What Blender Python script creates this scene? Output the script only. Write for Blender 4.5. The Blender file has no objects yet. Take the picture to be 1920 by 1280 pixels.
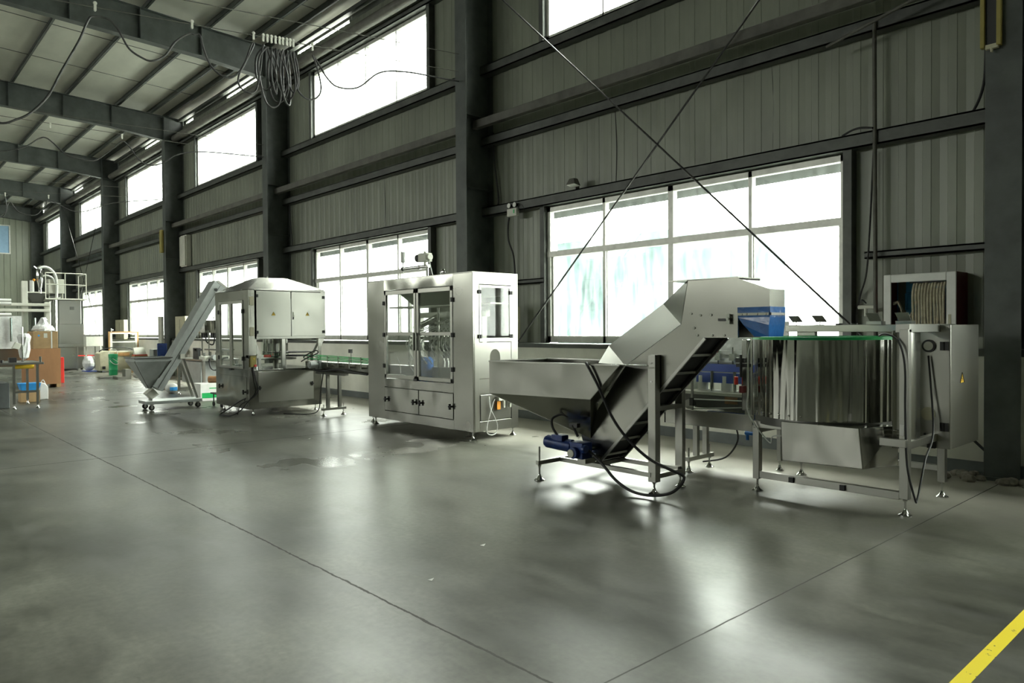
import bpy, bmesh, math, random
from mathutils import Vector, Matrix
random.seed(7)
SC = bpy.context.scene
COL = SC.collection
PI = math.pi

# ------------------------------------------------------------ camera
cam_d = bpy.data.cameras.new('camera')
cam = bpy.data.objects.new('camera', cam_d); COL.objects.link(cam)
cam_d.sensor_width = 36.0
cam_d.lens = 1369.06 / 1920 * 36.0
cam_d.clip_start = 0.05; cam_d.clip_end = 400
YAW, PITCH, ROLL, EYE = 0.8333, -0.0164, -0.0066, 1.4376
F = Vector((-math.sin(YAW)*math.cos(PITCH), math.cos(YAW)*math.cos(PITCH), math.sin(PITCH)))
r0 = F.cross(Vector((0, 0, 1))).normalized(); u0 = r0.cross(F)
rr = r0*math.cos(ROLL)+u0*math.sin(ROLL); uu = -r0*math.sin(ROLL)+u0*math.cos(ROLL)
M = Matrix((rr, uu, -F)).transposed().to_4x4()
M.translation = Vector((0, 0, EYE))
cam.matrix_world = M
SC.camera = cam

# ------------------------------------------------------------ view, world
SC.view_settings.view_transform = 'Standard'
SC.view_settings.look = 'None'
SC.view_settings.gamma = 1.0
SC.view_settings.use_curve_mapping = False
SC.view_settings.exposure = 0.32
W = bpy.data.worlds.new('overcast'); SC.world = W; W.use_nodes = True
nt = W.node_tree; nt.nodes.clear()
wo = nt.nodes.new('ShaderNodeOutputWorld'); bg = nt.nodes.new('ShaderNodeBackground')
tc = nt.nodes.new('ShaderNodeTexCoord'); sx = nt.nodes.new('ShaderNodeSeparateXYZ')
rp = nt.nodes.new('ShaderNodeValToRGB')
# overcast sky: the zenith is several times brighter than the horizon
rp.color_ramp.elements[0].position = 0.0; rp.color_ramp.elements[0].color = (0.125, 0.13, 0.118, 1)
rp.color_ramp.elements[1].position = 1.0; rp.color_ramp.elements[1].color = (0.97, 1.0, 0.90, 1)
for p_, v_ in ((.30, .17), (.60, .55)):
    e_ = rp.color_ramp.elements.new(p_); e_.color = (v_*.97, v_, v_*.91, 1)
nt.links.new(tc.outputs['Generated'], sx.inputs[0]); nt.links.new(sx.outputs['Z'], rp.inputs[0])
nt.links.new(rp.outputs[0], bg.inputs[0]); bg.inputs[1].default_value = 135.0
nt.links.new(bg.outputs[0], wo.inputs[0])
try:
    SC.cycles.max_bounces = 10; SC.cycles.diffuse_bounces = 5; SC.cycles.glossy_bounces = 5
    SC.cycles.transparent_max_bounces = 24; SC.cycles.use_denoising = True
    SC.cycles.sample_clamp_indirect = 2.5; SC.cycles.denoising_input_passes = 'RGB_ALBEDO_NORMAL'; SC.cycles.denoising_prefilter = 'ACCURATE'; W.cycles.sampling_method = 'MANUAL'; W.cycles.sample_map_resolution = 16; SC.cycles.blur_glossy = 0.6
except Exception: pass

def daylight_portal(x0, x1, z0, z1, y, inward):
    """tells the renderer where daylight enters; gives no light of its own"""
    l = bpy.data.lights.new('daylight_portal', 'AREA'); l.shape = 'RECTANGLE'; l.size = x1-x0; l.size_y = z1-z0
    l.cycles.is_portal = True
    o = bpy.data.objects.new('daylight_portal', l); COL.objects.link(o)
    o.location = ((x0+x1)/2, y, (z0+z1)/2); o.rotation_euler = (-math.pi/2*inward*-1, 0, 0)
for k in range(-1, 6):
    xa = -1.95-8.03*(k+1)+1.5
    for z0, z1 in ((1.22, 3.42), (6.10, 7.72)): daylight_portal(xa, xa+4.85, z0, z1, 8.62, -1)
    if k > 0: daylight_portal(xa, xa+4.85, 6.1, 7.7, -19.12, 1)

# ------------------------------------------------------------ materials
def newmat(name):
    m = bpy.data.materials.new(name); m.use_nodes = True
    t = m.node_tree; b = t.nodes['Principled BSDF']
    return m, t, b
def N(t, typ, **kw):
    n = t.nodes.new(typ)
    for k, v in kw.items():
        if k in ('operation', 'blend_type', 'data_type', 'noise_dimensions', 'feature', 'wave_type', 'bands_direction'): setattr(n, k, v)
        else: n.inputs[k].default_value = v
    return n
def mat(name, col, rough=0.5, metal=0.0, var=0.12, scale=6.0, bump=0.0, bscale=40.0, stretch=(1,1,1), col2=None, rvar=0.0):
    m, t, b = newmat(name)
    co = t.nodes.new('ShaderNodeTexCoord'); mp = t.nodes.new('ShaderNodeMapping')
    mp.inputs['Scale'].default_value = stretch
    t.links.new(co.outputs['Object'], mp.inputs[0])
    no = N(t, 'ShaderNodeTexNoise', Scale=scale, Detail=4.0, Roughness=0.6)
    t.links.new(mp.outputs[0], no.inputs['Vector'])
    mx = t.nodes.new('ShaderNodeMix'); mx.data_type = 'RGBA'
    c2 = col2 or tuple(c*(1-var*2) for c in col)
    mx.inputs[6].default_value = (*[min(1, c*(1+var*.5)) for c in col], 1); mx.inputs[7].default_value = (*c2, 1)
    rm = t.nodes.new('ShaderNodeValToRGB'); rm.color_ramp.elements[0].position = .35; rm.color_ramp.elements[1].position = .7
    t.links.new(no.outputs[0], rm.inputs[0]); t.links.new(rm.outputs[0], mx.inputs[0])
    t.links.new(mx.outputs[2], b.inputs['Base Color'])
    b.inputs['Metallic'].default_value = metal; b.inputs['Roughness'].default_value = rough
    if rvar:
        mr = t.nodes.new('ShaderNodeMapRange'); mr.inputs['To Min'].default_value = rough-rvar; mr.inputs['To Max'].default_value = rough+rvar
        t.links.new(no.outputs[0], mr.inputs[0]); t.links.new(mr.outputs[0], b.inputs['Roughness'])
    if bump:
        n2 = N(t, 'ShaderNodeTexNoise', Scale=bscale, Detail=3.0); t.links.new(mp.outputs[0], n2.inputs['Vector'])
        bp = N(t, 'ShaderNodeBump', Strength=bump, Distance=0.02); t.links.new(n2.outputs[0], bp.inputs['Height'])
        t.links.new(bp.outputs[0], b.inputs['Normal'])
    return m

def steel(name, col=(.36,.36,.325), rough=.23, wob=.25, wscale=2.2, stretch=(1,1,1), grain=.06):
    """brushed stainless sheet: slow buckling of the sheet plus fine vertical grain"""
    m, t, b = newmat(name)
    co = t.nodes.new('ShaderNodeTexCoord')
    mp = t.nodes.new('ShaderNodeMapping'); mp.inputs['Scale'].default_value = stretch
    t.links.new(co.outputs['Object'], mp.inputs[0])
    big = N(t, 'ShaderNodeTexNoise', Scale=wscale, Detail=0.0, Roughness=.4); t.links.new(mp.outputs[0], big.inputs['Vector'])
    b1 = N(t, 'ShaderNodeBump', Strength=wob, Distance=0.03); t.links.new(big.outputs[0], b1.inputs['Height'])
    t.links.new(b1.outputs[0], b.inputs['Normal'])
    sm = N(t, 'ShaderNodeTexNoise', Scale=2.2, Detail=1.0, Roughness=.5); t.links.new(co.outputs['Object'], sm.inputs['Vector'])
    mr = t.nodes.new('ShaderNodeMapRange'); mr.inputs['To Min'].default_value = rough-.07; mr.inputs['To Max'].default_value = rough+.1
    t.links.new(sm.outputs[0], mr.inputs[0]); t.links.new(mr.outputs[0], b.inputs['Roughness'])
    mx = t.nodes.new('ShaderNodeMix'); mx.data_type = 'RGBA'
    mx.inputs[6].default_value = (*col, 1); mx.inputs[7].default_value = (*[c*.95 for c in col], 1)
    t.links.new(sm.outputs[0], mx.inputs[0]); t.links.new(mx.outputs[2], b.inputs['Base Color'])
    b.inputs['Metallic'].default_value = 1.0
    return m

def glass(name, tint=(.93,.96,.94), refl=.07, haze=0.0, hcol=(.8,.85,.82), hscale=3.0):
    m = bpy.data.materials.new(name); m.use_nodes = True; t = m.node_tree; t.nodes.clear()
    out = t.nodes.new('ShaderNodeOutputMaterial')
    tr = N(t, 'ShaderNodeBsdfTransparent', Color=(*tint, 1)); gl = N(t, 'ShaderNodeBsdfGlossy', Roughness=.03)
    lw = N(t, 'ShaderNodeLayerWeight', Blend=.25)
    ml = t.nodes.new('ShaderNodeMath'); ml.operation = 'MULTIPLY_ADD'; ml.inputs[1].default_value = .5; ml.inputs[2].default_value = refl
    t.links.new(lw.outputs['Fresnel'], ml.inputs[0])
    mx = t.nodes.new('ShaderNodeMixShader'); t.links.new(ml.outputs[0], mx.inputs[0])
    t.links.new(tr.outputs[0], mx.inputs[1]); t.links.new(gl.outputs[0], mx.inputs[2])
    if haze:
        co = t.nodes.new('ShaderNodeTexCoord'); mp = t.nodes.new('ShaderNodeMapping'); mp.inputs['Scale'].default_value = (3, 3, .5)
        t.links.new(co.outputs['Object'], mp.inputs[0])
        no = N(t, 'ShaderNodeTexNoise', Scale=hscale, Detail=5.0); t.links.new(mp.outputs[0], no.inputs['Vector'])
        mr = t.nodes.new('ShaderNodeMapRange'); mr.inputs['From Min'].default_value = .4; mr.inputs['From Max'].default_value = .75
        mr.inputs['To Max'].default_value = haze
        t.links.new(no.outputs[0], mr.inputs[0])
        df = N(t, 'ShaderNodeBsdfTranslucent', Color=(*hcol, 1))
        m2 = t.nodes.new('ShaderNodeMixShader'); t.links.new(mr.outputs[0], m2.inputs[0])
        t.links.new(mx.outputs[0], m2.inputs[1]); t.links.new(df.outputs[0], m2.inputs[2]); t.links.new(m2.outputs[0], out.inputs[0])
    else:
        t.links.new(mx.outputs[0], out.inputs[0])
    return m

def floor_mat():
    m, t, b = newmat('polished_concrete')
    co = t.nodes.new('ShaderNodeTexCoord'); O = co.outputs['Object']
    L = t.links.new
    def math_(op, a, bb=None, c=None):
        n = t.nodes.new('ShaderNodeMath'); n.operation = op
        for i, v in enumerate((a, bb, c)):
            if v is None: continue
            if isinstance(v, (int, float)): n.inputs[i].default_value = v
            else: L(v, n.inputs[i])
        return n.outputs[0]
    def noise(s, d=3.0, r=.6, vec=None, st=None):
        n = N(t, 'ShaderNodeTexNoise', Scale=s, Detail=d, Roughness=r)
        if st:
            mp = t.nodes.new('ShaderNodeMapping'); mp.inputs['Scale'].default_value = st; L(O, mp.inputs[0]); L(mp.outputs[0], n.inputs['Vector'])
        else: L(O, n.inputs['Vector'])
        return n.outputs[0]
    def ramp(v, p0, p1, c0, c1):
        r = t.nodes.new('ShaderNodeValToRGB'); e = r.color_ramp.elements
        e[0].position = p0; e[1].position = p1; e[0].color = (*c0, 1); e[1].color = (*c1, 1); L(v, r.inputs[0]); return r.outputs[0]
    def mix(f, a, c, bt='MIX'):
        n = t.nodes.new('ShaderNodeMix'); n.data_type = 'RGBA'; n.blend_type = bt
        if isinstance(f, (int, float)): n.inputs[0].default_value = f
        else: L(f, n.inputs[0])
        for i, v in ((6, a), (7, c)):
            if isinstance(v, tuple): n.inputs[i].default_value = (*v, 1)
            else: L(v, n.inputs[i])
        return n.outputs[2]
    big = noise(.5, 4, .55); mid = noise(2.6, 3, .6); fine = noise(24, 2, .6)
    base = ramp(big, .38, .62, (.032,.033,.025), (.110,.110,.095))
    base = mix(.8, base, ramp(mid, .3, .7, (.66,.66,.63), (1.15,1.15,1.13)), 'MULTIPLY')
    sweep = noise(5.0, 4, .6, st=(.35, 1.5, 1))
    base = mix(.9, base, ramp(sweep, .3, .7, (.70,.70,.67), (1.18,1.18,1.16)), 'MULTIPLY')
    base = mix(.8, base, ramp(fine, .3, .7, (.72,.72,.70), (1.2,1.2,1.2)), 'MULTIPLY')
    chips = noise(11, 5, .7, st=(.6, 1.8, 1)); base = mix(math_('MULTIPLY', ramp(chips, .62, .68, (0,0,0), (1,1,1)), .45), base, (.035,.034,.028))
    # dark scuffs and oil spots
    sp = noise(1.7, 3, .5, st=(1.0, 2.2, 1)); spm = ramp(sp, .52, .74, (0,0,0), (1,1,1))
    base = mix(math_('MULTIPLY', spm, .55), base, (.085,.085,.078))
    tk = noise(9.0, 2, .5, st=(.5, 2.6, 1)); tkm = ramp(tk, .60, .90, (0,0,0), (1,1,1))
    base = mix(math_('MULTIPLY', tkm, .12), base, (.07,.068,.06))
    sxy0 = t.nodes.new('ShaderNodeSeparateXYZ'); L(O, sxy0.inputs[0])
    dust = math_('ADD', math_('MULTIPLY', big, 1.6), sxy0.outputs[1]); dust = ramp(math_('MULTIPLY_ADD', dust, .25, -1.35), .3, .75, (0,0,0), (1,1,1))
    base = mix(math_('MULTIPLY', dust, .8), base, (.54,.52,.45))   # pale concrete along the wall, window light put into its colour to lift dado
    sxy = t.nodes.new('ShaderNodeSeparateXYZ'); L(O, sxy.inputs[0]); X, Y = sxy.outputs[0], sxy.outputs[1]
    wig = math_('MULTIPLY', math_('SUBTRACT', noise(5.0, 5, .7), .5), .035)
    wid = math_('MULTIPLY_ADD', noise(7.0, 4, .7), .016, -.001)
    def line(c, at, wd, wg=wig):
        dd = math_('ABSOLUTE', math_('ADD', math_('SUBTRACT', c, at), wg))
        return math_('LESS_THAN', dd, wd)
    j = line(Y, 2.09, wid)
    for xx, ww in ((-1.93, .0045), (-9.32, .009), (-17.2, .012)):
        j = math_('MAXIMUM', j, line(X, xx, ww, math_('MULTIPLY', wig, .3)))
    # wandering hairline crack between the saw cuts
    wg2 = math_('MULTIPLY', math_('SUBTRACT', noise(.9, 4, .6), .5), .9)
    cr = line(X, -4.95, .0025, wg2)
    cr = math_('MULTIPLY', cr, math_('LESS_THAN', Y, 4.6))
    base = mix(math_('MULTIPLY', cr, .55), base, (.06,.058,.05))
    base = mix(j, base, (.028,.026,.022))
    # yellow painted walkway line, worn
    yl = math_('MULTIPLY', math_('GREATER_THAN', X, -.985), math_('LESS_THAN', X, -.925))
    wear = math_('GREATER_THAN', noise(14, 4, .7), .36)
    yl = math_('MULTIPLY', yl, wear)
    base = mix(yl, base, (.62,.50,.03))
    wet0 = ramp(noise(1.15, 3, .55), .56, .66, (0,0,0), (1,1,1))
    wet0 = math_('MULTIPLY', wet0, math_('MULTIPLY', math_('GREATER_THAN', Y, 3.2), math_('LESS_THAN', X, -6.5)))
    base = mix(math_('MULTIPLY', wet0, .35), base, (.05,.05,.043))
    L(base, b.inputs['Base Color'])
    # damp patches and polish
    ro = math_('ADD', math_('MULTIPLY_ADD', mid, .12, .20), math_('MULTIPLY', sweep, .12))
    ro = math_('ADD', ro, math_('MULTIPLY', j, .4))
    wet = ramp(noise(1.15, 3, .55), .56, .66, (0,0,0), (1,1,1))
    wet = math_('MULTIPLY', wet, math_('GREATER_THAN', Y, 3.2))
    wet = math_('MULTIPLY', wet, math_('LESS_THAN', X, -6.5))
    ro = math_('SUBTRACT', ro, math_('MULTIPLY', wet, .12))
    ro = math_('MAXIMUM', ro, .09)
    L(ro, b.inputs['Roughness'])
    b.inputs['Specular IOR Level'].default_value = .42
    bp = N(t, 'ShaderNodeBump', Strength=.16, Distance=.006)
    h = math_('ADD', math_('MULTIPLY', mid, .7), math_('MULTIPLY', fine, .06)); L(h, bp.inputs['Height'])
    L(bp.outputs[0], b.inputs['Normal'])
    return m

MAT = dict(
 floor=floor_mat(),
 siding=mat('corrugated_siding', (.205,.220,.172), .38, 0, .12, 1.2, .03, 30, (1,1,.35)),
 roof=mat('roof_insulation', (.74,.74,.65), .45, 0, .10, .9, .06, 3, (.4,1,1)),
 column=mat('column_paint', (.066,.077,.071), .5, 0, .2, 3, .05, 30),
 girt=mat('girt_paint', (.065,.071,.062), .5, 0, .25, 3, .04, 30),
 dusty=mat('dusty_grey_beam', (.10,.098,.082), .6, 0, .2, 4, .04, 30),
 white_wall=mat('whitewashed_wall', (.93,.92,.83), .8, 0, .06, 1.8, .05, 12),
 skirt=mat('grey_skirting_paint', (.13,.145,.145), .6, 0, .15, 3, .03, 20),
 frame=mat('white_aluminium', (.62,.62,.57), .4, .2, .1, 6),
 frame_brown=mat('brown_jamb', (.12,.10,.085), .6, 0, .2, 5),
 glass=glass('window_glass', (.95,.97,.96), .03, .035, (.85,.92,.92)),
 acrylic=glass('clear_guard_sheet', (.90,.92,.90), .03),
 steel=steel('stainless_sheet', (.31,.31,.28)),
 steel_wob=steel('buckled_stainless_sheet', (.34,.34,.31), rough=.18, wob=.55, wscale=3.2),
 steel_box=steel('satin_stainless_box', rough=.33, wob=.12),
 steel_drum=steel('mirror_stainless_wrap', (.54,.54,.50), .09, .9, 18.0, (1,1,.02), .02),
 steel_satin=steel('satin_steel_box', (.27,.27,.245), .33, .12),
 steel_leg=steel('stainless_tube', (.36,.36,.33), .3, .08, 3),
 chrome=mat('bright_chrome', (.75,.75,.73), .12, 1.0, .05),
 dark_steel=steel('dark_belt_steel', (.16,.16,.15), .45, .1, 3),
 grey_case=mat('grey_feeder_paint', (.46,.49,.48), .35, .3, .08, 5),
 black=mat('black_plastic', (.015,.015,.016), .45, 0, .1),
 rubber=mat('black_rubber', (.012,.012,.013), .6, 0, .1),
 belt=mat('dark_belt', (.02,.02,.019), .7, 0, .2),
 green=mat('green_edge_trim', (.012,.42,.11), .4, 0, .1),
 green_pail=mat('green_plastic', (.02,.38,.15), .4, 0, .1),
 blue=mat('blue_plastic_sheet', (.02,.13,.42), .22, 0, .15, 9, .35, 9),
 blue_motor=mat('blue_motor_paint', (.012,.04,.19), .35, .1, .2, 14, .1, 60),
 blue_bar=mat('blue_powder_coat', (.03,.07,.36), .4, 0, .1),
 blue_tray=mat('light_blue_plastic', (.04,.33,.80), .4, 0, .1),
 white=mat('white_plastic', (.78,.78,.75), .4, 0, .04),
 offwhite=mat('offwhite_painted_metal', (.66,.66,.58), .5, 0, .05),
 beige=mat('beige_enamel', (.50,.48,.34), .5, 0, .08),
 yellowbar=mat('yellow_rail_plastic', (.30,.25,.06), .5, 0, .1),
 orange=mat('orange_tag', (.75,.30,.03), .5, 0, .05),
 red=mat('red_plastic', (.60,.03,.02), .4, 0, .08),
 darkred=mat('dark_red_enamel', (.16,.01,.012), .45, 0, .1),
 hose=mat('canvas_hose', (.46,.42,.31), .85, 0, .15, 25, .3, 60),
 cabinet_blue=mat('blue_cabinet_lining', (.06,.34,.60), .5, 0, .2, 3),
 card=mat('brown_cardboard', (.42,.28,.14), .8, 0, .1, 5),
 wood=mat('plywood_board', (.40,.20,.09), .65, 0, .1, 3, .02, 20, (1,1,.3)),
 timber=mat('orange_timber', (.45,.25,.09), .6, 0, .15, 6),
 film=mat('crumpled_clear_film', (.82,.83,.82), .25, 0, .1, 5, .9, 7),
 cable=mat('dusty_black_cable', (.035,.035,.033), .55, 0, .35, 14, .1, 60),
 tube=mat('clear_hose', (.68,.70,.66), .3, 0, .05),
 yellow=mat('warning_yellow', (.85,.55,.03), .5, 0, .03),
 concrete=mat('broken_concrete', (.30,.28,.23), .9, 0, .25, 8, .5, 12),
 lampglass=mat('lamp_lens', (.8,.8,.75), .2, 0, .04),
 bronze=mat('orange_brown_drum', (.32,.16,.07), .5, 0, .15, 10),
 outside_ground=mat('pale_yard', (.45,.46,.43), .9, 0, .05, .4),
 outside_grey=mat('yard_shed', (.030,.041,.042), .7, 0, .3, .6),
 roof_ext=mat('roof_outside', (.012,.013,.0125), .6, 0, .05),
)

for k_ in ('outside_ground', 'outside_grey', 'roof_ext'): MAT[k_].node_tree.nodes['Principled BSDF'].inputs['Specular IOR Level'].default_value = 0
# ------------------------------------------------------------ geometry helpers
OFF = {}
class MB:
    def __init__(s): s.bm = bmesh.new()
    def _faces(s, vs, fs):
        v = [s.bm.verts.new(p) for p in vs]
        for f in fs:
            try: s.bm.faces.new([v[i] for i in f])
            except ValueError: pass
        return s
    def box(s, x0, x1, y0, y1, z0, z1):
        x0, x1 = min(x0,x1), max(x0,x1); y0, y1 = min(y0,y1), max(y0,y1); z0, z1 = min(z0,z1), max(z0,z1)
        vs = [(x0,y0,z0),(x1,y0,z0),(x1,y1,z0),(x0,y1,z0),(x0,y0,z1),(x1,y0,z1),(x1,y1,z1),(x0,y1,z1)]
        return s._faces(vs, [(3,2,1,0),(4,5,6,7),(0,1,5,4),(1,2,6,5),(2,3,7,6),(3,0,4,7)])
    def hexa(s, b, t):
        return s._faces(list(b)+list(t), [(3,2,1,0),(4,5,6,7),(0,1,5,4),(1,2,6,5),(2,3,7,6),(3,0,4,7)])
    def bar(s, p, q, w, h, up=(0,0,1)):
        p, q = Vector(p), Vector(q); d = (q-p).normalized(); up = Vector(up)
        if abs(d.dot(up)) > .98: up = Vector((0,1,0))
        a = d.cross(up).normalized(); b = a.cross(d)
        c = [(-1,-1),(1,-1),(1,1),(-1,1)]
        vs = [o + a*i*w/2 + b*j*h/2 for o in (p, q) for i, j in c]
        return s._faces(vs, [(3,2,1,0),(4,5,6,7),(0,1,5,4),(1,2,6,5),(2,3,7,6),(3,0,4,7)])
    def cyl(s, p, q, r, n=16, r2=None):
        p, q = Vector(p), Vector(q); d = (q-p).normalized()
        up = Vector((0,0,1)) if abs(d.z) < .9 else Vector((1,0,0))
        a = d.cross(up).normalized(); b = a.cross(d); r2 = r if r2 is None else r2
        vs = [o + (a*math.cos(2*PI*i/n)+b*math.sin(2*PI*i/n))*rad for o, rad in ((p, r), (q, r2)) for i in range(n)]
        fs = [(i, i+n, (i+1) % n+n, (i+1) % n) for i in range(n)] + [tuple(range(n)), tuple(range(2*n-1, n-1, -1))]
        return s._faces(vs, fs)
    def lathe(s, prof, c, n=24, axis='z', a0=0, a1=2*PI):
        full = abs(a1-a0-2*PI) < 1e-6; m = n if full else n+1
        vs = []
        for r, h in prof:
            for i in range(m):
                a = a0+(a1-a0)*i/n; x, y = r*math.cos(a), r*math.sin(a)
                v = (x, y, h) if axis == 'z' else ((h, x, y) if axis == 'x' else (x, h, y))
                vs.append((c[0]+v[0], c[1]+v[1], c[2]+v[2]))
        fs = []
        for k in range(len(prof)-1):
            for i in range(n if full else n):
                j = (i+1) % m
                fs.append((k*m+i, k*m+j, (k+1)*m+j, (k+1)*m+i))
        return s._faces(vs, fs)
    def sphere(s, c, r, n=12, sc=(1,1,1)):
        prof = [(max(1e-4, r*math.sin(PI*i/n)), -r*math.cos(PI*i/n)) for i in range(n+1)]
        k = len(s.bm.verts); s.lathe(prof, (0,0,0), n*2); s.bm.verts.ensure_lookup_table()
        for v in list(s.bm.verts)[k:]: v.co = Vector((v.co.x*sc[0]+c[0], v.co.y*sc[1]+c[1], v.co.z*sc[2]+c[2]))
        return s
    def prism(s, poly, axis, a, b):
        def P(u, v, w): return (w,u,v) if axis == 'x' else ((u,w,v) if axis == 'y' else (u,v,w))
        n = len(poly); vs = [P(u,v,a) for u, v in poly]+[P(u,v,b) for u, v in poly]
        fs = [tuple(range(n)), tuple(range(2*n-1, n-1, -1))]+[(i, i+n, (i+1) % n+n, (i+1) % n) for i in range(n)]
        return s._faces(vs, fs)
    def tube(s, pts, r, n=8, sub=6):
        P = [Vector(p) for p in pts]
        if len(P) > 2 and sub > 1:
            Q = []
            for i in range(len(P)-1):
                p0 = P[max(i-1,0)]; p1 = P[i]; p2 = P[i+1]; p3 = P[min(i+2,len(P)-1)]
                for k in range(sub):
                    u = k/sub
                    Q.append(.5*((2*p1)+(p2-p0)*u+(2*p0-5*p1+4*p2-p3)*u*u+(-p0+3*p1-3*p2+p3)*u**3))
            Q.append(P[-1]); P = Q
        rings = []; prev = None
        for i, p in enumerate(P):
            d = (P[min(i+1,len(P)-1)]-P[max(i-1,0)]).normalized()
            if prev is None: prev = d.cross(Vector((0,0,1)) if abs(d.z) < .9 else Vector((1,0,0))).normalized()
            a = (prev - d*prev.dot(d)).normalized(); b = d.cross(a); prev = a
            rings.append([s.bm.verts.new(p+(a*math.cos(2*PI*k/n)+b*math.sin(2*PI*k/n))*r) for k in range(n)])
        for A, B in zip(rings, rings[1:]):
            for k in range(n): s.bm.faces.new((A[k], A[(k+1)%n], B[(k+1)%n], B[k]))
        s.bm.faces.new(rings[0]); s.bm.faces.new(rings[-1][::-1])
        return s
    def sheet(s, pts, th=.004):
        """flat or bent panel through corner points, given real thickness"""
        v = [Vector(p) for p in pts]; n = (v[1]-v[0]).cross(v[2]-v[0]).normalized()*th
        k = len(v); return s._faces(v+[p+n for p in v], [tuple(range(k)), tuple(range(2*k-1,k-1,-1))]+[(i,i+k,(i+1)%k+k,(i+1)%k) for i in range(k)])
    def build(s, name, m, parent=None, smooth=35, bevel=0):
        off = OFF.get(parent.name, Vector()) if parent else Vector()
        bmesh.ops.recalc_face_normals(s.bm, faces=s.bm.faces)
        me = bpy.data.meshes.new(name); s.bm.to_mesh(me); s.bm.free()
        o = bpy.data.objects.new(name, me); COL.objects.link(o)
        me.transform(Matrix.Translation(-off))
        me.materials.append(MAT[m] if isinstance(m, str) else m)
        if smooth:
            for p in me.polygons: p.use_smooth = True
            me.set_sharp_from_angle(angle=math.radians(smooth))
        if parent: o.parent = parent; OFF[o.name] = off
        if bevel:
            bv = o.modifiers.new('bevel', 'BEVEL'); bv.width = bevel; bv.segments = 2; bv.limit_method = 'ANGLE'
        return o

def thing(name, loc, label, cat, group=None):
    o = bpy.data.objects.new(name, None); COL.objects.link(o); o.location = loc; o.empty_display_size = .1
    OFF[o.name] = Vector(loc); o['label'] = label; o['category'] = cat
    if group: o['group'] = group
    return o
def tag(o, label, cat, group=None):
    o['label'] = label; o['category'] = cat
    if group: o['group'] = group
    return o
def struct(o): o['kind'] = 'structure'; return o
def seat(o):
    """put the origin of a single-mesh thing at the middle of its own base"""
    me = o.data; vs = [v.co for v in me.vertices]
    c = Vector(((min(v.x for v in vs)+max(v.x for v in vs))/2, (min(v.y for v in vs)+max(v.y for v in vs))/2, min(v.z for v in vs)))
    me.transform(Matrix.Translation(-c)); o.location = o.location + c
    return o
def copy_tree(o, parent=None, loc=None):
    c = o.copy(); COL.objects.link(c)
    if parent: c.parent = parent
    if loc is not None: c.location = loc
    for ch in list(o.children): copy_tree(ch, c)
    return c

# ------------------------------------------------------------ the hall
YS, YD, YF = 8.55, 8.09, 7.9       # siding, dado face, column inner flange
XL, XR = -50.2, 14.0
YB = -19.0
cx = lambda k: -1.95 - 8.03*k      # column centres
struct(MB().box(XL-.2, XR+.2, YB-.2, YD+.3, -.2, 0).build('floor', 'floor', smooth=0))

def roof_z(y): return 8.63 + (8.2-max(y, -3.0))*.045 if y > -3 else 8.63+(11.2)*.045-(-3-y)*.045
m = MB()
for (ya, yb) in ((8.68, -3.0), (-3.0, YB-.3)):
    za, zb = roof_z(ya)+.19, roof_z(yb)+.19
    n = 8
    m.hexa([(XL-.3, ya, za),(XR+.3, ya, za),(XR+.3, yb, zb),(XL-.3, yb, zb)],
           [(XL-.3, ya, za+.12),(XR+.3, ya, za+.12),(XR+.3, yb, zb+.12),(XL-.3, yb, zb+.12)])
struct(m.build('ceiling', 'roof', smooth=0))

LW = [(cx(k+1)+1.5, cx(k+1)+6.35) for k in range(-1, 6)]     # window openings, bay by bay
LZ, UZ = (1.22, 3.42), (6.10, 7.72)
def corrugated(m, x0, x1, z0, z1, y=YS, pitch=.243, groove=.035):
    """ribbed sheet with a narrow groove at every seam"""
    xs = []; k = math.floor(x0/pitch)
    pts = [(x0, y)]
    while True:
        xc = k*pitch; k += 1
        if xc-.03 <= x0: continue
        if xc+.03 >= x1: break
        pts += [(xc-.016, y), (xc-.010, y+groove), (xc+.010, y+groove), (xc+.016, y)]
        pts += [(xc+.085, y), (xc+.09, y-.004), (xc+.15, y-.004), (xc+.155, y)] if xc+.16 < x1 else []
    pts.append((x1, y))
    bm = m.bm
    a = [bm.verts.new((p[0], p[1], z0)) for p in pts]; b = [bm.verts.new((p[0], p[1], z1)) for p in pts]
    for i in range(len(pts)-1): bm.faces.new((a[i], a[i+1], b[i+1], b[i]))
m = MB()
TOP = 8.42
m1 = MB()
corrugated(m, XL, XR, LZ[1], UZ[0]); corrugated(m, XL, XR, UZ[1], TOP)
edges = [XL]+[e for w in reversed(LW) for e in w]+[XR]
for i in range(0, len(edges), 2):
    corrugated(m, edges[i], edges[i+1], 1.0, LZ[1]); corrugated(m, edges[i], edges[i+1], UZ[0], UZ[1])
ws = struct(m.build('wall_right', 'siding', smooth=0))
sd = ws.modifiers.new('thickness', 'SOLIDIFY'); sd.thickness = .03; sd.offset = -1
struct(MB().box(XL, XR, YS+.04, YS+.10, 8.54, 8.78).build('trim_1', 'girt', smooth=0))                 # eave fascia above the light slit
m = MB()          # siding cap closing the eave slit except where daylight shows through
for xa, xb in ((-14.9, XR), (-19.5, -17.5), (-25.1, -22.2), (-28.6, -25.8), (-34.5, -30.4), (-40.5, -37.0), (XL, -45.0)): m.box(xa, xb, YS+.031, YS+.09, 8.38, 8.56)
struct(m.build('trim_8', 'girt', smooth=0))
struct(MB().box(XL, XR, YD, YS+.1, 0, 1.15).build('trim_2', 'white_wall', smooth=0))      # masonry dado
struct(MB().box(XL, XR, YD-.012, YD+.005, 0, .13).build('baseboard_right', 'skirt', smooth=0))
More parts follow.
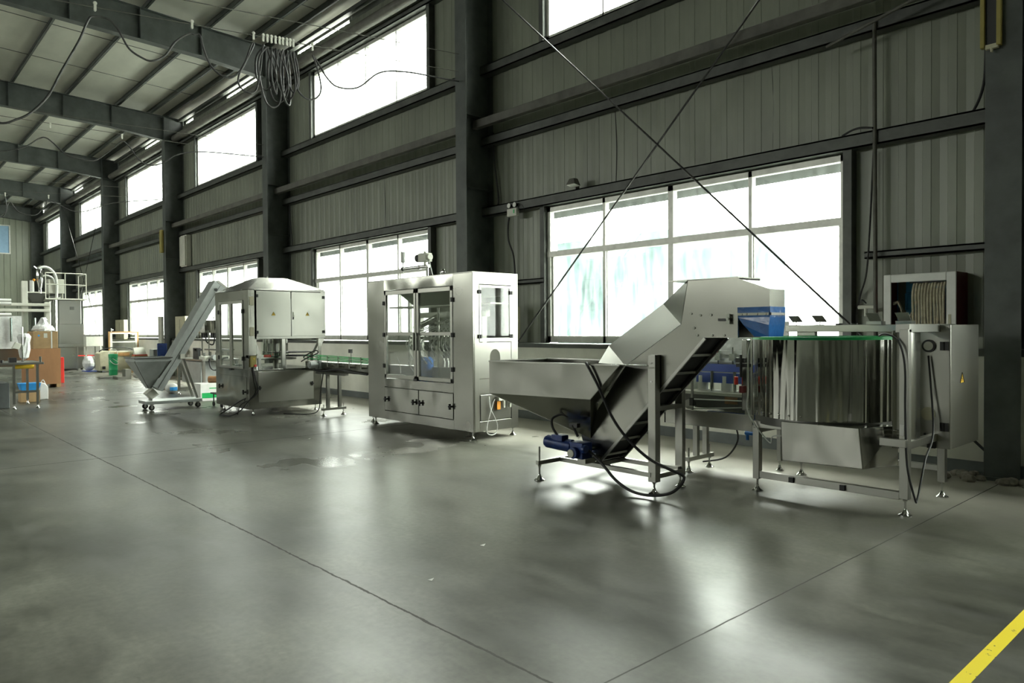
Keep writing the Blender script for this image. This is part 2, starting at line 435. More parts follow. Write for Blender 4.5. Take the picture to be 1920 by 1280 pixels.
# far end wall
m = MB(); 
def corr_y(m, x, y0, y1, z0, z1, pitch=.30):
    y = y0; bm = m.bm; pts = [(x, y0)]
    k = math.floor(y0/pitch)+1
    while k*pitch < y1-.03:
        yc = k*pitch; pts += [(x, yc-.02), (x-.02, yc-.007), (x-.02, yc+.007), (x, yc+.02)]; k += 1
    pts.append((x, y1))
    a = [bm.verts.new((p[0], p[1], z0)) for p in pts]; b = [bm.verts.new((p[0], p[1], z1)) for p in pts]
    for i in range(len(pts)-1): bm.faces.new((a[i], a[i+1], b[i+1], b[i]))
corr_y(m, XL, YB, YS, 0, 5.93); corr_y(m, XL, YB, YS, 7.58, 9.2); corr_y(m, XL, 6.93, YS, 5.93, 7.58); corr_y(m, XL, YB, 3.4, 5.93, 7.58)
w = struct(m.build('wall_far', 'siding', smooth=0)); sd = w.modifiers.new('thickness', 'SOLIDIFY'); sd.thickness = .04; sd.offset = 1
struct(MB().box(XL-.05, XL+.02, 3.4, 6.93, 5.93, 5.99).box(XL-.05, XL+.02, 6.87, 6.93, 5.99, 7.52).box(XL-.05, XL+.02, 3.4, 6.93, 7.52, 7.58).build('window_20', 'frame', smooth=0))
struct(MB().box(XL-.03, XL-.02, 3.4, 6.87, 5.99, 7.52).build('window_21', mat('blue_translucent_sheet', (.22,.36,.50), .5, 0, .05), smooth=0))
# the side opposite the windows, behind the camera, and the near end
m = MB()
m.box(XL, XR, YB-.1, YB, 0, 1.2); m.box(XL, XR, YB-.1, YB, 3.4, 6.1); m.box(XL, XR, YB-.1, YB, 7.7, 9.0)
opp = [XL]+[e for w in reversed(LW[2:]) for e in w]+[XR]
for i in range(0, len(opp), 2): m.box(XL, XR, YB-.1, YB, 1.2, 3.4) if i == 0 else None; m.box(opp[i], opp[i+1], YB-.1, YB, 6.1, 7.7)
struct(m.build('wall_left', 'siding', smooth=0))
m = MB().box(XR, XR+.1, YB, YS, 5.0, 9.3).box(XR, XR+.1, YB, YS, 0, 5.0)
struct(m.build('wall_near', 'siding', smooth=0))

# windows: frame mesh with its panes as children
def window(n, x0, x1, z0, z1, transom, mull, y=YS, y_is_left=False):
    f = MB(); d0, d1 = y-.05, y+.04; w = .07
    f.box(x0, x0+w, d0, d1, z0, z1).box(x1-w, x1, d0, d1, z0, z1).box(x0, x1, d0, d1, z0, z0+w*1.5).box(x0, x1, d0, d1, z1-w, z1)
    for i, mx in enumerate(mull):
        ww = .085 if (i == 1 and transom) else (.05 if transom else .032)
        f.box(mx-ww/2, mx+ww/2, d0, d1, z0, z1)
    if transom: f.box(x0, x1, d0-.01, d1, transom-.045, transom+.045)
    if transom:   # sliding sashes, bottom half
        xs = [x0+w]+list(mull)+[x1-w]
        for a, b in zip(xs, xs[1:]):
            f.box(a, a+.035, y-.015, y+.02, z0+.05, transom).box(b-.035, b, y-.015, y+.02, z0+.05, transom).box(a, b, y-.015, y+.02, z0+.06, z0+.11)
    o = struct(f.build('window_%d' % n, 'frame', smooth=0))
    p = MB().box(x0+w*.5, x1-w*.5, y+.002, y+.008, z0+.03, z1-.03).build('pane', 'glass', o, smooth=0)
    return o
wn = 1
jn = 3
for i, (x0, x1) in enumerate(LW):
    L4 = [x0+(x1-x0)*q for q in (.25, .5, .75)]
    window(wn, x0, x1, LZ[0], LZ[1], 2.66, L4); wn += 1
    window(wn, x0, x1, UZ[0], UZ[1], None, L4); wn += 1
# canopy outside over the ground-floor windows, seen through the top of the glass
struct(MB().box(XL, XR, YS+.1, YS+.88, 3.42, 3.48).build('trim_3', 'roof_ext', smooth=0))

# window jamb posts between girts
m = MB()
for x0, x1 in LW:
    for z0, z1 in ((1.15, 3.45), (6.05, 7.8)):
        m.box(x0-.10, x0-.003, YS-.12, YS-.002, z0, z1).box(x1+.003, x1+.10, YS-.16, YS-.002, z0, z1)
struct(m.build('trim_4', 'girt', smooth=0))
# sill flashing over the dado
struct(MB().box(XL, XR, YD-.02, YS-.01, 1.15, 1.215).build('trim_5', 'girt', smooth=0))

# wall girts: one continuous row at each height
def girt(z0, z1, y0, y1, label, mt='girt', x0=XL, x1=XR, grp=None):
    t_ = .018; m = MB()
    m.box(x0, x1, y0, y0+t_, z0, z1).box(x0, x1, y0, y1, z1-t_, z1).box(x0, x1, y0, y1, z0, z0+t_)
    o = m.build('wall_girt', mt, smooth=0); o.location = (0,0,0); return tag(o, label, 'steel beam', grp)
girt(3.44, 3.60, 8.36, 8.54, 'dark wall girt running directly above the row of lower windows')
girt(4.68, 4.84, 8.36, 8.54, 'dark wall girt halfway between lower and upper windows, against the siding')
girt(5.92, 6.08, 8.34, 8.54, 'dark wall girt forming the sill of the high windows')
girt(7.74, 7.86, 8.36, 8.54, 'dark wall girt along the heads of the high windows')
for i, (a, b, lb) in enumerate((( -3.4, -2.05, 'short low girt between near window and rightmost column'),
                    (-9.80, -8.50, 'short low girt between the tall column and the near window'))):
    girt(2.20, 2.28, 8.42, 8.54, lb, x0=a, x1=b)
# dusty box beams hung between the column webs
for k in range(-1, 5):
    xa, xb = cx(k+1)+.04, cx(k)-.04
    nm = ['behind the camera', 'above the nearest window, spanning the crossed rods', 'above the filling machine window', 'above the window behind the hopper feeder',
          'two bays before the far end', 'in the bay beside the tank platform'][k+1]
    if k == -1: xa, xb = cx(0)+.04, 5.9
    o = MB().box(xa, xb, 8.12, 8.24, 4.94, 5.08).build('tie_beam', 'dusty', smooth=0, bevel=.012)
    tag(o, 'dusty grey box beam '+nm, 'steel beam', 'tie beams between the columns')
for k in range(-1, 6):
    xa, xb = cx(k+1)+.16, cx(k)-.16
    o = MB().cyl((xa, 8.22, 7.93), (xb, 8.22, 7.93), .11, 14).build('eave_pipe', 'dusty')
    nm = ['behind the camera at the eave', 'over the nearest high window at the right', 'over the high window next to the hanging cable bundle', 'over the third high window',
          'over the fourth high window', 'over the fifth high window', 'over the last high window at the far corner'][k+1]
    tag(o, 'fat grey eave pipe '+nm, 'pipe', 'eave pipes between columns')
o = MB().box(XL, XR, 8.38, 8.50, 8.54, 8.63).build('eave_beam', 'girt', smooth=0)
tag(o, 'long dark eave beam just under the roof edge above the light slit', 'steel beam')

# columns
def column(k, label, plinth=False):
    x = cx(k); hw = .145
    t = thing('steel_column', (x, 8.2, 0), label, 'column', 'steel columns along the window wall')
    zt = 8.60
    m = MB().box(x-hw, x+hw, YF, YF+.018, 0, zt).box(x-hw, x+hw, 8.515, 8.533, 0, zt).box(x-.007, x+.007, YF+.018, 8.515, 0, zt)
    m.build('shaft', 'column', t, smooth=0)
    for z in (3.9, 5.15, 7.8): MB().box(x-hw+.01, x+hw-.01, YF+.018, 8.515, z, z+.012).build('stiffener', 'column', t, smooth=0)
    MB().box(x-.2, x+.2, YF-.05, YD-.02, 0.001, .03).build('base_plate', 'column', t, smooth=0)
    return t
names = ['tall dark steel column behind the camera side', 'nearest dark steel column, at the right edge of the view', 'tall dark column rising behind the filling machine',
  'dark column behind the hood of the capping machine', 'dark column behind the inclined cap feeder', 'dark column beside the timber framed glass screen',
  'dark column right behind the tank platform railing', 'dark column in the far corner of the hall']
for k in range(-1, 7): column(k, names[k+1])
# crumbled grout around the nearest column foot
m = MB(); rnd = random.Random(3)
for i in range(46):
    x = -2.38+rnd.random()*.75; y = 7.66+rnd.random()*.38; r = .02+rnd.random()*.05
    if -2.16 < x < -1.74 and y > 7.80: continue
    m.sphere((x, y, r*.35), r, 4, (1, .9, .75))
o = m.build('rubble', 'concrete', smooth=0); tag(o, 'crumbled concrete heaped around the foot of the nearest column', 'rubble'); o['kind'] = 'stuff'

# rafters
def rafter(k, label):
    x = cx(k); m = MB(); hw = .11
    top = lambda y: roof_z(y)
    def bot(y):
        if y > 6.3: return 7.86 + (7.75-y)*.10
        return 8.005 + (6.3-y)*.038 if y > -3 else 8.005+(9.3)*.038-(-3-y)*.038
    ys = [8.5, 7.75, 6.3, 3, 0, -3, -8, YB]
    for a, b in zip(ys, ys[1:]):
        m.hexa([(x-.006,a,bot(a)),(x+.006,a,bot(a)),(x+.006,b,bot(b)),(x-.006,b,bot(b))], [(x-.006,a,top(a)),(x+.006,a,top(a)),(x+.006,b,top(b)),(x-.006,b,top(b))])
        for g, s_ in ((bot, 1), (top, -1)):
            m.hexa([(x-hw,a,g(a)),(x+hw,a,g(a)),(x+hw,b,g(b)),(x-hw,b,g(b))], [(x-hw,a,g(a)+.016*s_),(x+hw,a,g(a)+.016*s_),(x+hw,b,g(b)+.016*s_),(x-hw,b,g(b)+.016*s_)])
    r = m.build('roof_rafter', 'column', smooth=0)
    tag(r, label, 'steel beam', 'rafters across the roof')
    for y in (6.35, 5.0, 3.6, 2.2): MB().box(x-hw+.01, x+hw-.01, y-.006, y+.006, bot(y)+.016, top(y)-.016).build('stiffener', 'column', r, smooth=0)
rn = ['behind the camera', 'over the right edge of the hall, outside the view', 'over the tall column behind the filling machine',
      'crossing nearest at the top left of the ceiling', 'second in from the top left of the ceiling', 'third in from the top left of the ceiling',
      'fourth in from the top left of the ceiling', 'against the far end wall']
for k in range(-1, 7): rafter(k, 'deep dark green roof rafter '+rn[k+1])
# purlins
onm = ['first', 'second', 'third', 'fourth', 'fifth', 'sixth', 'seventh', 'eighth', 'ninth', 'tenth', 'eleventh', 'twelfth', 'thirteenth', 'fourteenth', 'fifteenth', 'sixteenth']
for i, y in enumerate([8.05, 7.55, 6.55, 5.14, 3.73, 2.32, .91, -.5, -1.9, -3.3, -4.7, -6.1, -7.5, -8.9, -10.3, -11.7]):
    z = roof_z(y)+.002; w = .055
    m = MB().box(XL, XR, y-.004, y+.004, z, z+.185).box(XL, XR, y-w, y+.004, z, z+.012).box(XL, XR, y-.004, y+w, z+.172, z+.185)
    m.box(XL, XR, y-w, y-w+.008, z, z+.03)
    o = m.build('roof_purlin', 'column', smooth=0)
    tag(o, 'dark roof purlin running the length of the hall, %s from the window wall' % onm[i], 'steel beam', 'purlins under the roof sheet')
# sag rods across the purlins
for k in range(0, 6):
    for j, f in enumerate((1/3, 2/3)):
        x = cx(k+1)+8.03*f
        z0, z1 = roof_z(8.0)+.09, roof_z(-2.9)+.09
        o = MB().cyl((x, 8.0, z0), (x, -2.9, z1), .008, 6).build('sag_rod', 'column')
        tag(o, 'thin ceiling rod, %s of the pair in the %s roof bay away' % (('farther', 'nearer')[j], onm[k]), 'rod', 'sag rods in the ceiling')

# crossed wind-brace rods
for k, lb in ((0, 'in front of the nearest window'), (4, 'in the bay behind the tank platform railing')):
    xa, xb = cx(k+1)+.03, cx(k)-.03
    for j, (p, q, l2) in enumerate((((xa, 8.02, 7.74), (xb, 8.02, .12), 'falling to the right'), ((xa+.02, 8.06, .08), (xb, 8.06, 7.72), 'rising to the right'))):
        o = MB().cyl(p, q, .013, 8).build('brace_rod', 'cable')
        tag(o, 'thin brace rod '+l2+' '+lb, 'rod', 'crossed brace rods')

# yard outside
struct(MB().box(-90, 40, 9.2, 70, -.3, -.2).build('trim_6', 'outside_ground', smooth=0))

# ============================================================ machines
def foot(x, y, zt, par, r=.05, stem_top=None, name='levelling_foot'):
    m = MB().lathe([(r, 0.001), (r, .008), (r*.55, .022), (.016, .04), (.012, .055)], (x, y, 0), 16)
    m.cyl((x, y, .03), (x, y, stem_top or zt), .0085, 10).cyl((x, y, zt-.018), (x, y, zt-.004), .017, 6)
    m.cyl((x, y, .001), (x, y, .004), r, 16)
    return m.build(name, 'chrome', par)
def knob_y(x, y, z, par, r=.026):      # star handle facing the hall
    m = MB().cyl((x, y, z), (x, y-.035, z), r*.55, 10)
    m.box(x-r, x+r, y-.045, y-.02, z-r*.35, z+r*.35).box(x-r*.35, x+r*.35, y-.045, y-.02, z-r*1.5, z+r*1.5)
    return m.build('latch_knob', 'black', par)
def knob_x(x, y, z, par, r=.024):
    m = MB().cyl((x, y, z), (x+.035, y, z), r*.55, 10)
    m.box(x+.02, x+.045, y-r, y+r, z-r*.35, z+r*.35).box(x+.02, x+.045, y-r*.35, y+r*.35, z-r*1.5, z+r*1.5)
    return m.build('latch_knob', 'black', par)
def hinge_y(x, y, z, par, w=.042, h=.06):
    m = MB().box(x-w/2, x-w*.08, y-.014, y, z-h/2, z+h/2).box(x+w*.08, x+w/2, y-.014, y, z-h/2, z+h/2).cyl((x, y-.014, z-h/2), (x, y-.014, z+h/2), .007, 8)
    return m.build('hinge', 'black', par)
def hinge_x(x, y, z, par, w=.05, h=.05):
    m = MB().box(x, x+.014, y-w/2, y-w*.08, z-h/2, z+h/2).box(x, x+.014, y+w*.08, y+w/2, z-h/2, z+h/2).cyl((x+.014, y, z-h/2), (x+.014, y, z+h/2), .007, 8)
    return m.build('hinge', 'black', par)
def warn_x(x, y, z, par, s=.045):
    """yellow triangular high-voltage sign on a face looking towards +x"""
    o = MB().prism([(y-s, z-s*.6), (y+s, z-s*.6), (y, z+s*1.1)], 'x', x, x+.002).build('warning_sign', 'yellow', par, smooth=0)
    b = MB()
    A, B, Cc = (y-s, z-s*.6), (y+s, z-s*.6), (y, z+s*1.1)
    for p, q in ((A, B), (B, Cc), (Cc, A)): b.bar((x+.002, *p), (x+.002, *q), .002, .007, up=(1,0,0))
    b.prism([(y+s*.12, z+s*.55), (y-s*.25, z), (y, z), (y-s*.12, z-s*.4), (y+s*.25, z+s*.12), (y, z+s*.12)], 'x', x+.002, x+.0035)
    b.build('bolt_symbol', 'black', o, smooth=0); return o

# ---------------- filling machine ----------------
t = thing('filling_machine', (-8.58, 6.35, 0), 'tall stainless bottle filling machine with two glass doors, left of the hopper elevator', 'machine')
x0, x1, y0, y1 = -9.86, -7.30, 5.95, 6.74
a, b = -9.40, -7.71
MB().box(x0, a, y0, y0+.03, .11, 2.18).box(x0, x0+.03, y0+.03, y1-.03, .11, .78).box(x0, x0+.03, y0+.03, y1-.03, 2.02, 2.18).build('side_panel', 'steel', t, smooth=0, bevel=.004)
MB().box(b, x1, y0, y0+.03, .11, 2.18).build('corner_panel', 'steel', t, smooth=0, bevel=.004)
MB().box(a, b, y0, y0+.03, 2.03, 2.18).build('header_panel', 'steel_wob', t, smooth=0)
MB().box(a, b, y0, y0+.03, .60, .72).box(a, b, y0, y0+.03, .11, .235).build('sill_panel', 'steel_wob', t, smooth=0)
MB().box(x0, x1, y0, y1, 2.18, 2.19).box(x0+.05, x1-.05, y0+.35, y1-.03, 1.78, 1.80).hexa([(a, y0+.03, 2.16),(b, y0+.03, 2.16),(b, y0+.05, 2.16),(a, y0+.05, 2.16)], [(a+.3, y0+.33, 1.80),(b, y0+.33, 1.80),(b, y0+.35, 1.80),(a+.3, y0+.35, 1.80)]).build('roof_panel', 'steel_box', t, smooth=0)
for xa, xb in ((a+.01, -8.57), (-8.55, b-.01)):
    zt, zb = 2.02, .73
    fr = MB().box(xa, xa+.05, y0-.008, y0+.03, zb, zt).box(xb-.05, xb, y0-.008, y0+.03, zb, zt).box(xa, xb, y0-.008, y0+.03, zt-.06, zt).box(xa, xb, y0-.008, y0+.03, zb, zb+.055)
    fr.box(xa, xb, y0+.005, y0+.025, 1.36, 1.41)
    d = fr.build('glass_door', 'steel_box', t, smooth=0, bevel=.003)
    MB().box(xa+.04, xb-.04, y0+.008, y0+.014, zb+.04, zt-.05).build('glass_pane', 'acrylic', d, smooth=0)
    hx = xa-.0 if xa < -9 else xb+.0
    for z in (1.84, 1.37, .91): hinge_y(hx, y0-.008, z, d)
    hx2 = xb-.025 if xa < -9 else xa+.025
    MB().box(hx2-.012, hx2+.012, y0-.04, y0-.01, 1.15, 1.40).build('door_handle', 'steel_leg', d, smooth=0, bevel=.003)
MB().box(-8.60, -8.52, y0-.03, y0-.008, .715, .75).build('door_catch', 'black', t, smooth=0)
for xa, xb, k1, k2 in ((a+.01, -8.525, -9.33, -8.61), (-8.505, b-.01, -8.45, -7.75)):
    d = MB().box(xa, xb, y0-.006, y0+.02, .245, .59).build('cabinet_door', 'steel_wob', t, smooth=0, bevel=.004)
    knob_y(k1, y0-.006, .415, d); knob_y(k2, y0-.006, .415, d)
# end wall towards the camera
e0, e1 = y0+.03, y1
m = MB().box(x1-.03, x1, e0, 6.06, .11, 2.18).box(x1-.03, x1, 6.62, e1, .11, 2.18).box(x1-.03, x1, 6.06, 6.62, 2.03, 2.18).box(x1-.03, x1, 6.06, 6.62, .11, .24)
m.build('end_frame', 'steel_box', t, smooth=0, bevel=.003)
pts = [(6.06, .80), (6.24, .80), (6.24, 1.08)]
pts += [(6.33-.09*math.cos(PI*i/10), 1.08+.10*math.sin(PI*i/10)) for i in range(1, 10)]
pts += [(6.42, 1.08), (6.42, .80), (6.62, .80), (6.62, 1.27), (6.06, 1.27)]
MB().prism(pts, 'x', x1-.012, x1-.004).build('arch_panel', 'steel_box', t, smooth=0)
MB().box(x1-.012, x1-.004, 6.06, 6.62, .60, .795).build('end_panel', 'steel_box', t, smooth=0)
MB().box(x1-.012, x1-.001, 6.075, 6.61, .25, .585).build('service_cover', 'steel_box', t, smooth=0, bevel=.003)
d = MB().box(x1-.012, x1+.006, 6.06, 6.09, 1.28, 2.02).box(x1-.012, x1+.006, 6.59, 6.62, 1.28, 2.02).box(x1-.012, x1+.006, 6.09, 6.59, 1.99, 2.02).box(x1-.012, x1+.006, 6.09, 6.59, 1.28, 1.33).build('end_window', 'steel_box', t, smooth=0)
MB().box(x1-.006, x1, 6.08, 6.60, 1.31, 2.0).build('glass_pane', 'acrylic', d, smooth=0)
for y in (6.065, 6.615):
    for z in (1.93, 1.35): hinge_x(x1+.006, y, z, d)
# back framing, lower body and base
m = MB().box(x0, x0+.05, y1-.05, y1, .11, 2.18).box(x1-.05, x1-.03, y1-.05, y1, .11, 2.18).box(x0, x1-.03, y1-.04, y1, 1.9, 2.18).box(x0, x1-.03, y1-.04, y1, .72, .80).box(-8.62, -8.56, y1-.04, y1, .8, 1.9)
m.build('back_frame', 'steel_box', t, smooth=0)
MB().box(x0+.03, x1-.035, y0+.04, y1-.01, .12, .70).build('base_body', 'steel_box', t, smooth=0)
for x, y in ((-9.72, 5.99), (-7.36, 5.99), (-7.36, 6.69), (-9.72, 6.69)): foot(x, y, .11, t)
# filling gear inside
MB().box(x0+.1, x1-.02, 6.25, 6.40, .86, .90).box(x0+.1, x1-.02, 6.25, 6.262, .76, .86).box(x0+.1, x1-.02, 6.388, 6.40, .76, .86).build('infeed_conveyor', 'steel_leg', t, smooth=0)
MB().box(-9.2, -7.6, 6.28, 6.36, 1.30, 1.34).box(-9.2, -7.6, 6.42, 6.50, 1.62, 1.70).box(-9.2, -9.15, 6.42, 6.50, .7, 1.7).box(-7.72, -7.67, 6.42, 6.50, .7, 1.7).build('nozzle_rail', 'steel_leg', t, smooth=0)
for i in range(8):
    x = -8.42+i*.088
    MB().cyl((x, 6.32, .98), (x, 6.32, 1.30), .011, 8).cyl((x, 6.32, 1.30), (x, 6.32, 1.36), .018, 8).cyl((x, 6.46, 1.5), (x, 6.46, 1.88), .024, 10).cyl((x, 6.46, 1.84), (x, 6.46, 1.90), .032, 10).build('filling_nozzle', 'chrome', t)
    MB().tube([(x, 6.32, 1.36), (x-.05, 6.25, 1.47+.02*(i % 3)), (x-.02, 6.38, 1.60), (x, 6.46, 1.52)], .009, 6).build('filling_hose', 'tube', t)
for i in range(6):
    x = -9.1+i*.28
    MB().tube([(x, 6.3, 1.32), (x+.04, 6.16, 1.22), (x+.12, 6.12, 1.12), (x+.06, 6.2, 1.0)], .008, 6).build('air_line', 'tube', t)
MB().cyl((-9.08, 6.3, 1.47), (-8.55, 6.3, 1.62), .045, 12).build('product_pipe', 'chrome', t)
for i in range(7):
    x = -8.42+i*.09
    MB().tube([(x, 6.46, 1.55), (x-.05, 6.30, 1.48), (x-.12, 6.18, 1.32), (x-.05, 6.14, 1.18), (x+.05, 6.20, 1.05)], .008, 6).build('filling_hose', 'tube', t)
for i in range(4):
    x = -9.05+i*.13
    MB().tube([(x+.3, 6.4, 1.50), (x+.1, 6.2, 1.42), (x-.02, 6.12, 1.25), (x+.1, 6.1, 1.10), (x+.2, 6.15, .95)], .008, 6).build('filling_hose', 'tube', t)
MB().cyl((-8.30, 6.14, .78), (-8.30, 6.14, 1.75), .016, 8).cyl((-7.95, 6.14, .78), (-7.95, 6.14, 1.2), .014, 8).box(-8.36, -8.12, 6.12, 6.16, 1.52, 1.55).build('gauge_post', 'steel_leg', t)
MB().tube([(-8.95, 6.08, 1.0), (-8.85, 6.06, .88), (-8.70, 6.05, .80)], .008, 6).build('air_line', 'tube', t)
MB().tube([(-9.25, 6.08, 1.02), (-9.15, 6.06, .92), (-9.12, 6.05, .80)], .008, 6).build('air_line', 'tube', t)
for i in range(8):
    x = -8.42+i*.088
    MB().lathe([(.001, .905), (.026, .905), (.028, .92), (.028, .985), (.012, 1.01), (.012, 1.03), (.001, 1.03)], (x, 6.32, 0), 12).build('bottle', 'white', t)
for i in range(4):
    x = -9.05+i*.36
    MB().cyl((x, 6.22, 1.18), (x, 6.34, 1.18), .048, 12).cyl((x, 6.19, 1.18), (x, 6.22, 1.18), .03, 8).box(x-.03, x+.03, 6.26, 6.34, 1.04, 1.14).build('pinch_valve', 'black', t)
MB().lathe([(.001, .70), (.13, .70), (.135, .75), (.13, 1.0), (.09, 1.05), (.001, 1.05)], (-8.72, 6.2, 0), 20).build('blue_drum', 'blue', t)
MB().box(-8.15, -7.80, 6.22, 6.30, .86, 1.16).build('control_plate', 'steel_leg', t, smooth=0)
for i in range(2):
    for j in range(3): MB().cyl((-8.08+i*.2, 6.22, .93+j*.08), (-8.08+i*.2, 6.20, .93+j*.08), .022, 10).build('gauge', 'white', t)
# on the roof
MB().cyl((-9.70, 6.5, 2.19), (-9.70, 6.5, 2.53), .009, 8).cyl((-9.70, 6.5, 2.50), (-9.70, 6.5, 2.53), .026, 12, .036).cyl((-9.70, 6.5, 2.53), (-9.70, 6.5, 2.67), .036, 14).build('vent_capsule', 'tube', t)
MB().cyl((-9.66, 6.48, 2.40), (-8.98, 6.48, 2.40), .026, 12).cyl((-9.24, 6.48, 2.40), (-9.20, 6.48, 2.40), .036, 12).cyl((-9.02, 6.48, 2.19), (-9.02, 6.48, 2.42), .022, 10).build('product_inlet_pipe', 'chrome', t)
MB().cyl((-9.69, 6.48, 2.40), (-9.65, 6.48, 2.40), .030, 12).build('pipe_cap', 'black', t)
v = MB().box(-9.18, -8.98, 6.42, 6.54, 2.47, 2.60).cyl((-9.08, 6.48, 2.40), (-9.08, 6.48, 2.48), .02, 8).cyl((-8.98, 6.48, 2.535), (-8.94, 6.48, 2.535), .05, 12).cyl((-9.08, 6.48, 2.60), (-9.08, 6.48, 2.63), .022, 8).build('valve_actuator', 'offwhite', t, bevel=.006)
MB().cyl((-9.27, 6.48, 2.535), (-9.18, 6.48, 2.535), .062, 14).build('actuator_cap', 'black', v)
MB().tube([(-8.98, 6.48, 2.5), (-8.90, 6.46, 2.36), (-8.84, 6.46, 2.24), (-8.72, 6.47, 2.22)], .008, 6).build('air_line', 'tube', t)
MB().sphere((-8.66, 6.5, 2.29), .055, 8, (1, .5, 1)).cyl((-8.66, 6.5, 2.19), (-8.66, 6.5, 2.27), .014, 8).build('pressure_gauge', 'chrome', t)
MB().box(-7.86, -7.68, 6.45, 6.55, 2.19, 2.225).cyl((-7.84, 6.5, 2.22), (-7.70, 6.5, 2.22), .012, 8).build('pipe_stub', 'chrome', t)
# air service unit and hose at the end
v = MB().cyl((x1, 6.36, .52), (x1+.05, 6.36, .52), .02, 10).box(x1+.01, x1+.06, 6.34, 6.60, .50, .55).cyl((x1+.035, 6.44, .40), (x1+.035, 6.44, .52), .022, 10).cyl((x1+.035, 6.55, .40), (x1+.035, 6.55, .52), .022, 10).cyl((x1+.035, 6.44, .55), (x1+.035, 6.44, .60), .018, 10).build('air_regulator', 'offwhite', t)
MB().cyl((x1+.035, 6.40, .55), (x1+.035, 6.40, .59), .024, 10).build('blue_knob', 'blue_tray', v)
MB().box(x1+.03, x1+.034, 6.33, 6.39, .38, .49).build('tag', 'orange', v, smooth=0)
MB().tube([(x1+.02, 6.20, .56), (x1+.03, 6.22, .40), (x1+.03, 6.33, .20), (x1+.04, 6.30, .08), (x1+.04, 6.20, .06), (x1+.04, 6.14, .14), (x1+.03, 6.24, .42), (x1+.02, 6.30, .52)], .006, 6).build('air_hose', 'white', t)

# ---------------- capping machine ----------------
t = thing('capping_machine', (-12.85, 5.70, 0), 'stainless capping machine with pyramid hood and raised two-door electrical box', 'machine')
X0, X1, Y0, Y1 = -13.62, -12.12, 5.0, 6.34
MB().box(X0, X1, Y0, Y1, .11, .78).build('lower_cabinet', 'steel_wob', t, smooth=0, bevel=.004)
d = MB().box(X1, X1+.006, Y0+.16, Y1-.16, .22, .745).build('cabinet_door', 'steel_box', t, smooth=0, bevel=.003)
knob_x(X1+.006, 5.17, .47, d); knob_x(X1+.006, 6.14, .50, d)
d = MB().box(X0+.1, X1-.1, Y0-.006, Y0, .16, .66).build('cabinet_door', 'steel_wob', t, smooth=0, bevel=.003)
knob_y(-13.36, Y0-.006, .45, d); knob_y(-12.28, Y0-.006, .40, d)
# tower on the hall side with the glass doors
m = MB()
for x in (X0, X1-.21): m.box(x, x+.21 if x != X0 else x+.2, Y0, Y0+.04, .78, 2.14)
m.box(X0+.2, X1-.21, Y0, Y0+.04, 1.97, 2.14)
m.box(X1-.04, X1, Y0+.04, Y0+.14, .78, 2.14).box(X0, X1, Y0+.005, Y0+.035, .775, .79)
m.box(X0, X0+.06, Y1-.06, Y1, .78, 2.14).box(X0, X0+.06, Y0+.04, Y1-.06, 2.02, 2.14).box(X0, X0+.04, Y0+.04, Y1-.06, .775, .82).box(X1-.06, X1, Y0+.14, Y1, 2.0, 2.14).box(X1-.06, X1-.004, Y1-.06, Y1, .78, 2.1)
m.build('tower_frame', 'steel', t, smooth=0, bevel=.003)
for xa, xb in ((-13.42, -12.885), (-12.875, -12.34)):
    fr = MB().box(xa, xa+.045, Y0-.012, Y0+.02, .79, 1.97).box(xb-.045, xb, Y0-.012, Y0+.02, .79, 1.97).box(xa+.045, xb-.045, Y0-.012, Y0+.02, 1.92, 1.97).box(xa+.045, xb-.045, Y0-.012, Y0+.02, .79, .83)
    d = fr.build('glass_door', 'steel_box', t, smooth=0, bevel=.003)
    MB().box(xa+.04, xb-.04, Y0+.001, Y0+.007, .82, 1.93).build('glass_pane', 'acrylic', d, smooth=0)
    hx = xa if xa < -13 else xb
    for z in (1.78, .97): hinge_y(hx, Y0-.012, z, d, .05, .07)
MB().box(-12.92, -12.84, Y0-.03, Y0-.012, .755, .79).build('door_catch', 'black', t, smooth=0)
# raised electrical box
bx = MB().box(X1-.34, X1, 5.10, 6.43, 1.30, 2.16).build('electrical_box', 'steel_satin', t, smooth=0, bevel=.006)
for ya, yb, sy in ((5.135, 5.758, 5.44), (5.768, 6.40, 6.07)):
    d = MB().box(X1, X1+.010, ya, yb, 1.345, 2.125).build('box_door', 'steel_satin', t, smooth=0, bevel=.004)
    warn_x(X1+.010, sy, 1.73, d, .036)
    hy = ya+.01 if ya < 5.5 else yb-.015
    for z in (2.04, 1.42): hinge_x(X1+.010, hy, z, d, .045, .05)
m = MB().box(X1+.010, X1+.018, 5.79, 5.815, 1.65, 1.77)
m.build('lock_plate', 'offwhite', t, smooth=0)
MB().box(X1+.01, X1+.022, 5.79, 5.81, 1.64, 1.68).build('lock_handle', 'black', t, smooth=0)
for z in (1.95, 1.43): MB().box(X1-.002, X1+.012, 5.02, 5.095, z-.075, z+.075).build('vent_louvre', 'beige', t, smooth=0, bevel=.003)
m = MB()
for ya, yb in ((5.08, 5.19), (6.38, 6.24)):
    m.hexa([(X1-.10, ya, 1.30),(X1-.02, ya, 1.30),(X1-.02, ya+.1*(1 if yb > ya else -1), 1.30),(X1-.10, ya+.1*(1 if yb > ya else -1), 1.30)],
           [(X1-.10, yb-.02, 1.06),(X1-.02, yb-.02, 1.06),(X1-.02, yb+.06, 1.06),(X1-.10, yb+.06, 1.06)]) if False else m.bar((X1-.06, ya, 1.30), (X1-.06, yb, 1.03), .06, .10, up=(1,0,0))
m.box(X1-.12, X1-.0, 5.0, 5.26, .98, 1.03).box(X1-.12, X1, 6.18, 6.30, .80, 1.04)
m.build('box_bracket', 'steel_box', t, smooth=0)
